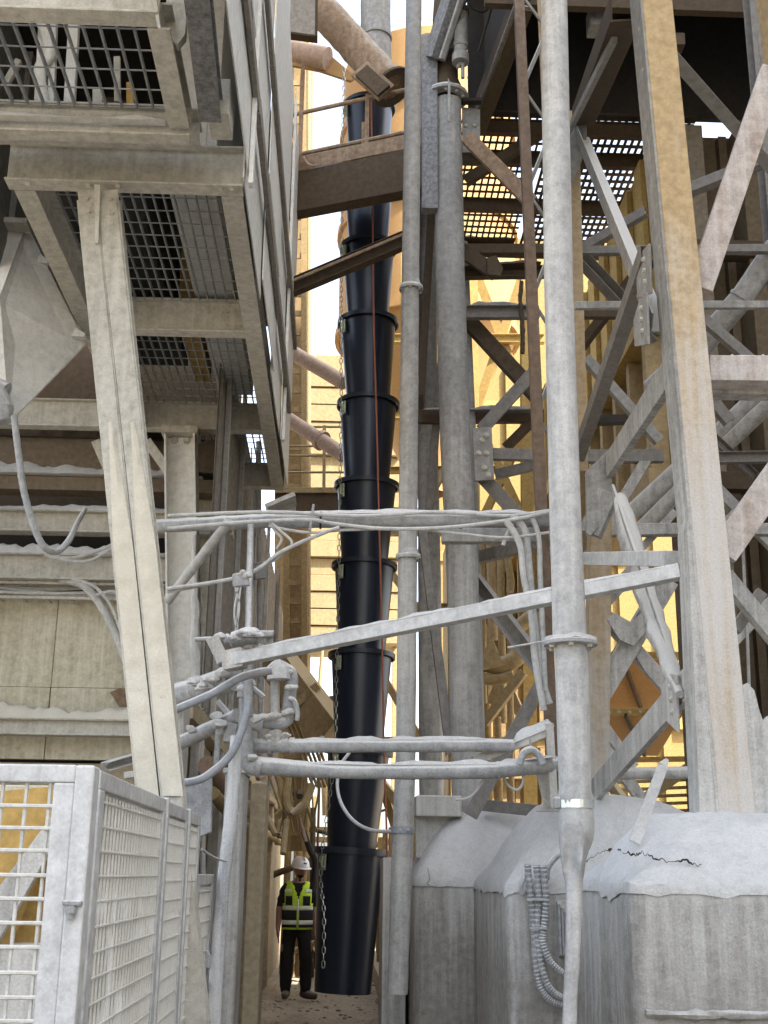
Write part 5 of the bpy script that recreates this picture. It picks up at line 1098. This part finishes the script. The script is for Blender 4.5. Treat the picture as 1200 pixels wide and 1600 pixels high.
pbeam(t, 'bar', (757,1130,13.8), (818,1050,13.6), 'C', 12, 14, mtan); pplate(t, 'wedge_plate', [(752,1020),(765,1005),(790,1040),(752,1048)], 13.9, .04, mtan)
t = thing('tan_plant_block', 'tan ribbed plant block filling the background low behind the thick grey pipe', 'building', P(790,1200,20))
xa_, xb_, zt_b = P(700,1000,20).x, P(880,1000,20).x, P(790,845,20).z
bx('wall', (xa_, 20, 0), (xb_, 21, zt_b), mbtan, t, bev=0)
for i in range(9): bx('wall_rib', (xa_+.02+i*.21, 19.9, 0), (xa_+.09+i*.21, 19.997, zt_b-.05), mbtan if i % 3 else mtsteel, t, bev=0)
for z in (1.2, 3.1): bx('girt', (xa_, 19.75, z), (xb_, 19.89, z+.2), mbtan, t)
# orange hoppers seen through the tower
for j, (x0, x1, y0, y1, Y, lab) in enumerate(((925,1060,1030,1110,14.5,'upper orange hopper glowing behind the tower braces'), (930,1065,1118,1180,13.8,'lower orange hopper just above the nearest plinth dust'))):
    t = thing('orange_hopper', lab, 'hopper', P((x0+x1)/2, y1, Y)); xm = (x0+x1)/2
    plate(t, 'front_sheet', [P(x0,y0,Y), P(x1,y0,Y), P(xm+30,y1,Y+.9), P(xm-40,y1,Y+.9)], .02, morg); pbeam(t, 'top_flange', (x0-6,y0-5,Y), (x1+6,y0-5,Y), 'B', 10, 12, myel)
    plate(t, 'side_sheet', [P(x0,y0,Y), P(xm-40,y1,Y+.9), P(xm-40,y1,Y+1.2), P(x0,y0,Y+2)], .02, morg); pbeam(t, 'stiffener', (xm-20,y0,Y-.05), (xm+10,y1,Y+.82), 'B', 5, 8, mbrown)
    for k in range(8): bolt(t, P(x0+6+16*k, y0-5, Y-.06), (0,-1,0), .016, mbrown)
pbeam(t, 'bottom_ring', (920,1188,13.7), (1070,1186,13.7), 'B', 12, 8, myel)
t = thing('tan_grate_floor', 'tan slatted walkway floor low behind the tower braces', 'walkway', P(980,1240,11))
for k in range(6): pbeam(t, 'slat', (900,1225+k*12,11.5), (1080,1218+k*12,11.5), 'B', 6, 5, mtsteel)
pbeam(t, 'stringer', (950,1290,11.2), (1075,1200,11.2), 'C', 14, 16, mtsteel); pbeam(t, 'stringer', (930,1190,11.6), (1000,1290,11.2), 'C', 14, 14, mtsteel)
# yellow sheeted wall that runs away behind the tower
XW = 3.0
YW = thing('yellow_wall', 'yellow sheeted side wall with a projecting ledge, seen through the tower', 'wall', (XW, 12, 0))
zl2 = P(960,640,X=XW).z
bx('sheet', (XW+.03, 10.3, zl2-1.5), (XW+.12, 20, 8.8), myel, YW, bev=0)
for i in range(16): bx('sheet_rib', (XW-.03, 10.35+i*.6, zl2+.1), (XW+.028, 10.55+i*.6+.06*(i%3), 8.75), myel, YW, bev=.004)
bx('ledge', (XW-.28, 10.3, zl2-.1), (XW-.012, 20, zl2+.09), myel, YW)
for i in range(14): bx('ledge_rib', (XW-.2, 10.5+i*.65, zl2-1.49), (XW-.02, 10.62+i*.65, zl2-.102), mtan, YW)
bx('ledge', (XW-.28, 10.3, zl2-1.7), (XW-.012, 20, zl2-1.5), mtan, YW)
# brown hall on the right
BH = thing('brown_hall', 'brown sheeted hall with tall piers filling the far right', 'building', (5, 11.5, 0))
bx('wall', (3.15, 10.6, 0), (6.5, 11.2, 8.8), mhall, BH, bev=0)
for i, x in enumerate((3.2, 3.75, 4.2, 4.8, 5.5)): bx('pier', (x, 10.25-.1*(i%2), 0), (x+.22+.08*(i%2), 10.59, 8.7), mhall if i % 2 else mpier, BH)
for z in (2.6, 4.9, 7.2): bx('girt', (3.1, 10.1, z), (6.5, 10.24, z+.16), mbrown, BH)
for i in range(8): bx('wall_rib', (3.25+i*.41, 10.5, 0), (3.33+i*.41, 10.598, 8.75), mhall, BH, bev=0)
for pts, w_, lab in (([(1020,610,9.2),(1100,535,8.8),(1160,465,8.5),(1215,385,8.3)], 38, 'upper fat grey pipe slanting up to the right behind the tower leg'), ([(990,800,9.4),(1110,690,9),(1215,590,8.6)], 30, 'middle grey pipe slanting up behind the tower leg'), ([(1000,830,9.4),(1120,708,9),(1215,620,8.6)], 26, 'lower grey pipe slanting up behind the tower leg')):
    t, q = pipe(lab, pts, [w_]*len(pts), mpipe, name='slanting_pipe', lump=.04)
    bm = bmesh.new(); ring(bm, q[-2], q[-1]-q[-2], .9*w_/2*mpp(q[-2]), 1.1*w_/2*mpp(q[-2]), .03, 20); obj('weld_band', bm, mpipe, t)
# bright yellow building at the back
YB2 = thing('yellow_building', 'bright yellow sheeted building standing far behind the tower', 'building', (4, 26, 0))
bx('wall', (2.2, 29, 0), (15, 31, 18), mbright, YB2, bev=0)
for i in range(14): bx('wall_rib', (2.25+i*.9, 28.9, 0), (2.45+i*.9, 28.998, 17.9), mbright, YB2, bev=0)
for z in (5, 9, 13): bx('girt', (2.2, 28.85, z), (15, 28.93, z+.25), myel, YB2, bev=0)
t = thing('orange_beam', 'orange steel beam crossing below the bright yellow wall at the top', 'beam', P(770,48,15))
pbeam(t, 'web', (725,44,15), (815,62,14), 'B', 6, 26, myel); pbeam(t, 'flange', (725,56,14.9), (815,75,13.9), 'B', 14, 4, mbrown)
pbeam(t, 'diagonal', (745,60,15.2), (782,100,15), 'C', 10, 14, mtan); pbeam(t, 'tie', (735,118,15), (790,128,14), 'B', 10, 12, mtan)

# ================================================================== WORKER
WX, WY = -.53, 17.35
PN = thing('person', 'man in lime safety vest and white helmet standing with arms down beside the chute', 'person', (WX, WY, 0))
PN.location.z = P(460,1560,WY).z
def skinned(verts, edges, sub=2, root=0):
    me = bpy.data.meshes.new('tmp'); me.from_pydata([v[:3] for v in verts], edges, []); o = bpy.data.objects.new('tmp', me); COL.objects.link(o)
    sk = o.modifiers.new('s', 'SKIN'); sk.use_smooth_shade = True
    for i, v in enumerate(verts):
        d = me.skin_vertices[0].data[i]; d.radius = (v[3], v[4] if len(v) > 4 else v[3]); d.use_root = i == root
    ss = o.modifiers.new('u', 'SUBSURF'); ss.levels = ss.render_levels = sub
    dg = bpy.context.evaluated_depsgraph_get(); m2 = bpy.data.meshes.new_from_object(o.evaluated_get(dg)); bpy.data.objects.remove(o); bpy.data.meshes.remove(me); return m2
V = [(0,0,.95,.15,.11),(0,0,1.10,.145,.105),(0,-.01,1.28,.165,.115),(0,0,1.42,.13,.09),(0,0,1.49,.06,.06),(.012,-.015,1.56,.055,.06)]
E = [(0,1),(1,2),(2,3),(3,4),(4,5)]
def add(pts, at):
    b = len(V); prev = at
    for p in pts: V.append(p); E.append((prev, len(V)-1)); prev = len(V)-1
    return prev
add([(-.10,.0,.86,.115,.11),(-.125,-.005,.50,.095,.095),(-.13,.01,.14,.08,.085),(-.13,.0,.05,.05,.05)], 0)
add([(.095,-.015,.86,.115,.11),(.125,-.05,.50,.095,.095),(.135,-.05,.14,.08,.085),(.14,-.06,.05,.05,.05)], 0)
for s in (-1, 1):
    w_ = add([(s*.185,0,1.41-.012*(s>0),.07,.07),(s*.235+.02*(s<0)-.03*(s<0),.03+.02*s,1.14,.05,.05),(s*.255,-.02,.93,.036,.04),(s*.255,-.035,.86,.028,.034),(s*.253,-.045,.80,.022,.04)], 3)
    for k in range(4):
        y = -.075+.022*k; add([(s*.25,y,.765,.011,.011),(s*.245,y-.004,.73,.010,.010),(s*.236,y-.004,.70-.006*abs(k-1.5),.009,.009)], w_)
    add([(s*.245,-.085,.815,.012,.012),(s*.24,-.10,.775,.010,.010)], w_-1)
me = skinned(V, E)
body = bpy.data.objects.new('body', me); COL.objects.link(body)
# head: sculpted ball with brow, nose, chin and ears, merged into the body mesh
bm = bmesh.new(); bm.from_mesh(me); nb = len(bm.verts)
r_ = bmesh.ops.create_uvsphere(bm, u_segments=28, v_segments=20, radius=1)
for v in r_['verts']:
    x, y, z = v.co; f = -y
    sx, sy, sz = .076, .095, .118
    if z < -.2: sx *= 1-.28*min(1,(-z-.2)/.8); 
    q = Vector((x*sx, y*sy, z*sz))
    if f > .75 and abs(x) < .22 and -.35 < z < .1: q.y -= .022*(1-abs(x)/.22)*(1-abs(z+.2)/.35 if z < .1 else 0)
    if f > .7 and abs(abs(x)-.35) < .18 and -.02 < z < .2: q.y += .010
    if f > .8 and abs(x) < .3 and -.58 < z < -.46: q.y -= .006
    if abs(x) > .93 and abs(z) < .28 and abs(y) < .3: q.x *= 1.16
    q = Matrix.Rotation(R(26), 3, 'Z') @ (Matrix.Rotation(R(12), 3, 'X') @ q)
    v.co = q+Vector((.018,-.03,1.635))
bm.to_mesh(me); bm.free()
for v in me.vertices:
    if v.co.z < 1.44 and not (abs(v.co.x) > .19 and v.co.z < 1.16):
        q = v.co*1; k_ = .012*noise.noise(Vector((q.x*9, q.y*9, q.z*26)))+.008*noise.noise(q*30); v.co += Vector((q.x-(.11 if q.x > 0 else -.11) if q.z < .85 else q.x, q.y, 0)).normalized()*k_
mbeard = flatmat('dark_beard', (.02,.014,.012), rough=.9)
for m in (mshirt, mtrou, mskin, mbeard): me.materials.append(m)
for p in me.polygons:
    c = p.center; p.use_smooth = True
    if 1.49 < c.z < 1.567 and (Matrix.Rotation(R(-26),3,'Z') @ (c-Vector((.018,-.03,1.6)))).y < -.02: p.material_index = 3
    elif c.z > 1.47: p.material_index = 2
    elif abs(c.x) > .19 and c.z < 1.16 and c.z > .6: p.material_index = 2
    elif c.z < .98: p.material_index = 1
body.parent = PN
def wear(name, bm, m, parent=None, **k):
    me_ = bpy.data.meshes.new(name)
    bmesh.ops.recalc_face_normals(bm, faces=bm.faces)
    for f in bm.faces: f.smooth = True
    bm.to_mesh(me_); bm.free(); me_.materials.append(m); o = bpy.data.objects.new(name, me_); COL.objects.link(o); o.parent = parent or PN; return o
# vest: open-front shell following the trunk
def torso(z):
    for (z0, a0, b0), (z1, a1, b1) in zip(TP, TP[1:]):
        if z0 <= z <= z1: f = (z-z0)/(z1-z0); return a0+(a1-a0)*f, b0+(b1-b0)*f
    return TP[-1][1:]
TP = [(.86,.205,.150),(1.0,.20,.145),(1.15,.20,.145),(1.30,.205,.150),(1.40,.20,.135),(1.47,.165,.105),(1.50,.12,.085)]
def shell(z0, z1, a0, a1, off, nz=14, na=48, cut=None):
    bm = bmesh.new(); G = []
    for j in range(nz+1):
        z = z0+(z1-z0)*j/nz; A_, B_ = torso(z); row = []
        for i in range(na+1):
            a = R(a0+(a1-a0)*i/na); rp = 1+.012*noise.noise(Vector((math.cos(a)*4, math.sin(a)*4, z*7)))
            row.append(bm.verts.new(((A_+off)*math.cos(a)*rp, (B_+off)*math.sin(a)*rp, z)))
        G.append(row)
    for j in range(nz):
        for i in range(na):
            c = sum((v.co for v in (G[j][i],G[j][i+1],G[j+1][i],G[j+1][i+1])), Vector())/4
            if cut and cut(c): continue
            bm.faces.new((G[j][i], G[j][i+1], G[j+1][i+1], G[j+1][i]))
    bmesh.ops.delete(bm, geom=[v for v in bm.verts if not v.link_faces], context='VERTS')
    bmesh.ops.solidify(bm, geom=bm.faces[:], thickness=.006)
    return bm
armhole = lambda c: abs(c.x) > .168 and c.z > 1.20 and abs(c.y) < .075
vneck = lambda c: armhole(c) or (c.y < 0 and c.z > 1.27 and abs(c.x-.0) < (c.z-1.27)*.42)
vest = wear('vest', shell(.87, 1.49, -448, -92, .004, 26, 84, vneck), mvest)
fr = lambda a0, a1, z0, z1, off, nm, m: wear(nm, shell(z0, z1, a0, a1, off, 4, 16), m, vest)
fr(-178, -94, 1.12, 1.165, .011, 'reflective_band', mrefl); fr(-86, -2, 1.12, 1.165, .011, 'reflective_band', mrefl)
fr(-178, -94, .935, .985, .012, 'reflective_band', mrefl); fr(-86, -2, .935, .985, .012, 'reflective_band', mrefl)
fr(-178, -95, .99, 1.115, .009, 'dark_panel', mshirt); fr(-85, -2, .99, 1.115, .009, 'dark_panel', mshirt); fr(-178, -95, .895, .932, .009, 'dark_panel', mshirt); fr(-85, -2, .895, .932, .009, 'dark_panel', mshirt)
fr(-142, -112, 1.18, 1.30, .012, 'pocket', mshirt); fr(-72, -40, 1.18, 1.30, .012, 'pocket', mshirt)
fr(-150, -116, 1.345, 1.385, .010, 'shoulder_band', mrefl); fr(-62, -30, 1.345, 1.385, .010, 'shoulder_band', mrefl)
bm = bmesh.new(); box(bm, (-.006,-.165,.87), (.006,-.150,1.26)); wear('zip', bm, mrefl, vest)
# helmet
bm = bmesh.new(); lathe(bm, (0,0), [(.118,0),(.124,.012),(.120,.05),(.108,.09),(.082,.122),(.045,.140),(.012,.145),(.001,.1455)], 28)
for v in bm.verts: v.co.y *= 1.12
hm = wear('helmet', bm, mhelm)
bm = bmesh.new(); rows = []
for i in range(29):
    a = R(-180+180*i/28); e = math.sin(math.pi*i/28)
    rows.append([bm.verts.new((.12*math.cos(a)*(1+k*.38*e), .134*math.sin(a)*(1+k*.38*e), .006-.018*k*e+dz)) for dz in (0,.007) for k in (0,1)])
for i in range(28):
    A_, B_ = rows[i], rows[i+1]
    for q in ((0,1),(1,3),(3,2),(2,0)): bm.faces.new((A_[q[0]], A_[q[1]], B_[q[1]], B_[q[0]]))
br = wear('brim', bm, mhelm, hm)
bm = bmesh.new(); box(bm, (-.022,-.143,.06), (.022,-.128,.082)); em = wear('emblem', bm, mrail, hm)
bm = bmesh.new(); box(bm, (-.012,-.12,.10), (.012,.12,.148)); wear('ridge', bm, mhelm, hm)
hm.location = (.020,-.028,1.665); hm.rotation_euler = (R(5), 0, R(26))
for s, ry in ((-1, -5), (1, 50)):
    bm = bmesh.new(); tube(bm, [(0,.09,.055),(0,.04,.06),(0,-.03,.055),(0,-.10,.045),(0,-.155,.035),(0,-.17,.03)], [.035,.056,.055,.05,.042,.02], 14)
    for v in bm.verts: v.co.z = max(.0, v.co.z)
    tube(bm, [(0,.04,.05),(0,.03,.12),(0,.025,.18)], [.055,.058,.062], 14)
    b_ = wear('boot', bm, mboot); b_.location = (-.125, 0, 0) if s < 0 else (.145, -.06, 0); b_.rotation_euler = (0,0,R(ry))
PN.rotation_euler = (0, 0, R(4))

# repeats share a group
for base, grp in (('concrete_plinth','concrete plinths under the steelwork'),('pink_pipe','pink pipes behind the chute'),('background_pipe','upright pipes in the background cluster'),('slanting_pipe','grey pipes slanting behind the tower leg'),
        ('orange_hopper','orange hoppers behind the tower'),('wall_pipe','pipes along the alley wall'),('cable_tie','cable ties on the ribbed conduits'),('hose','hoses on the left of the alley')):
    for o in COL.objects:
        if o.parent is None and o.name.split('.')[0] == base and o.get('label'): o['group'] = grp
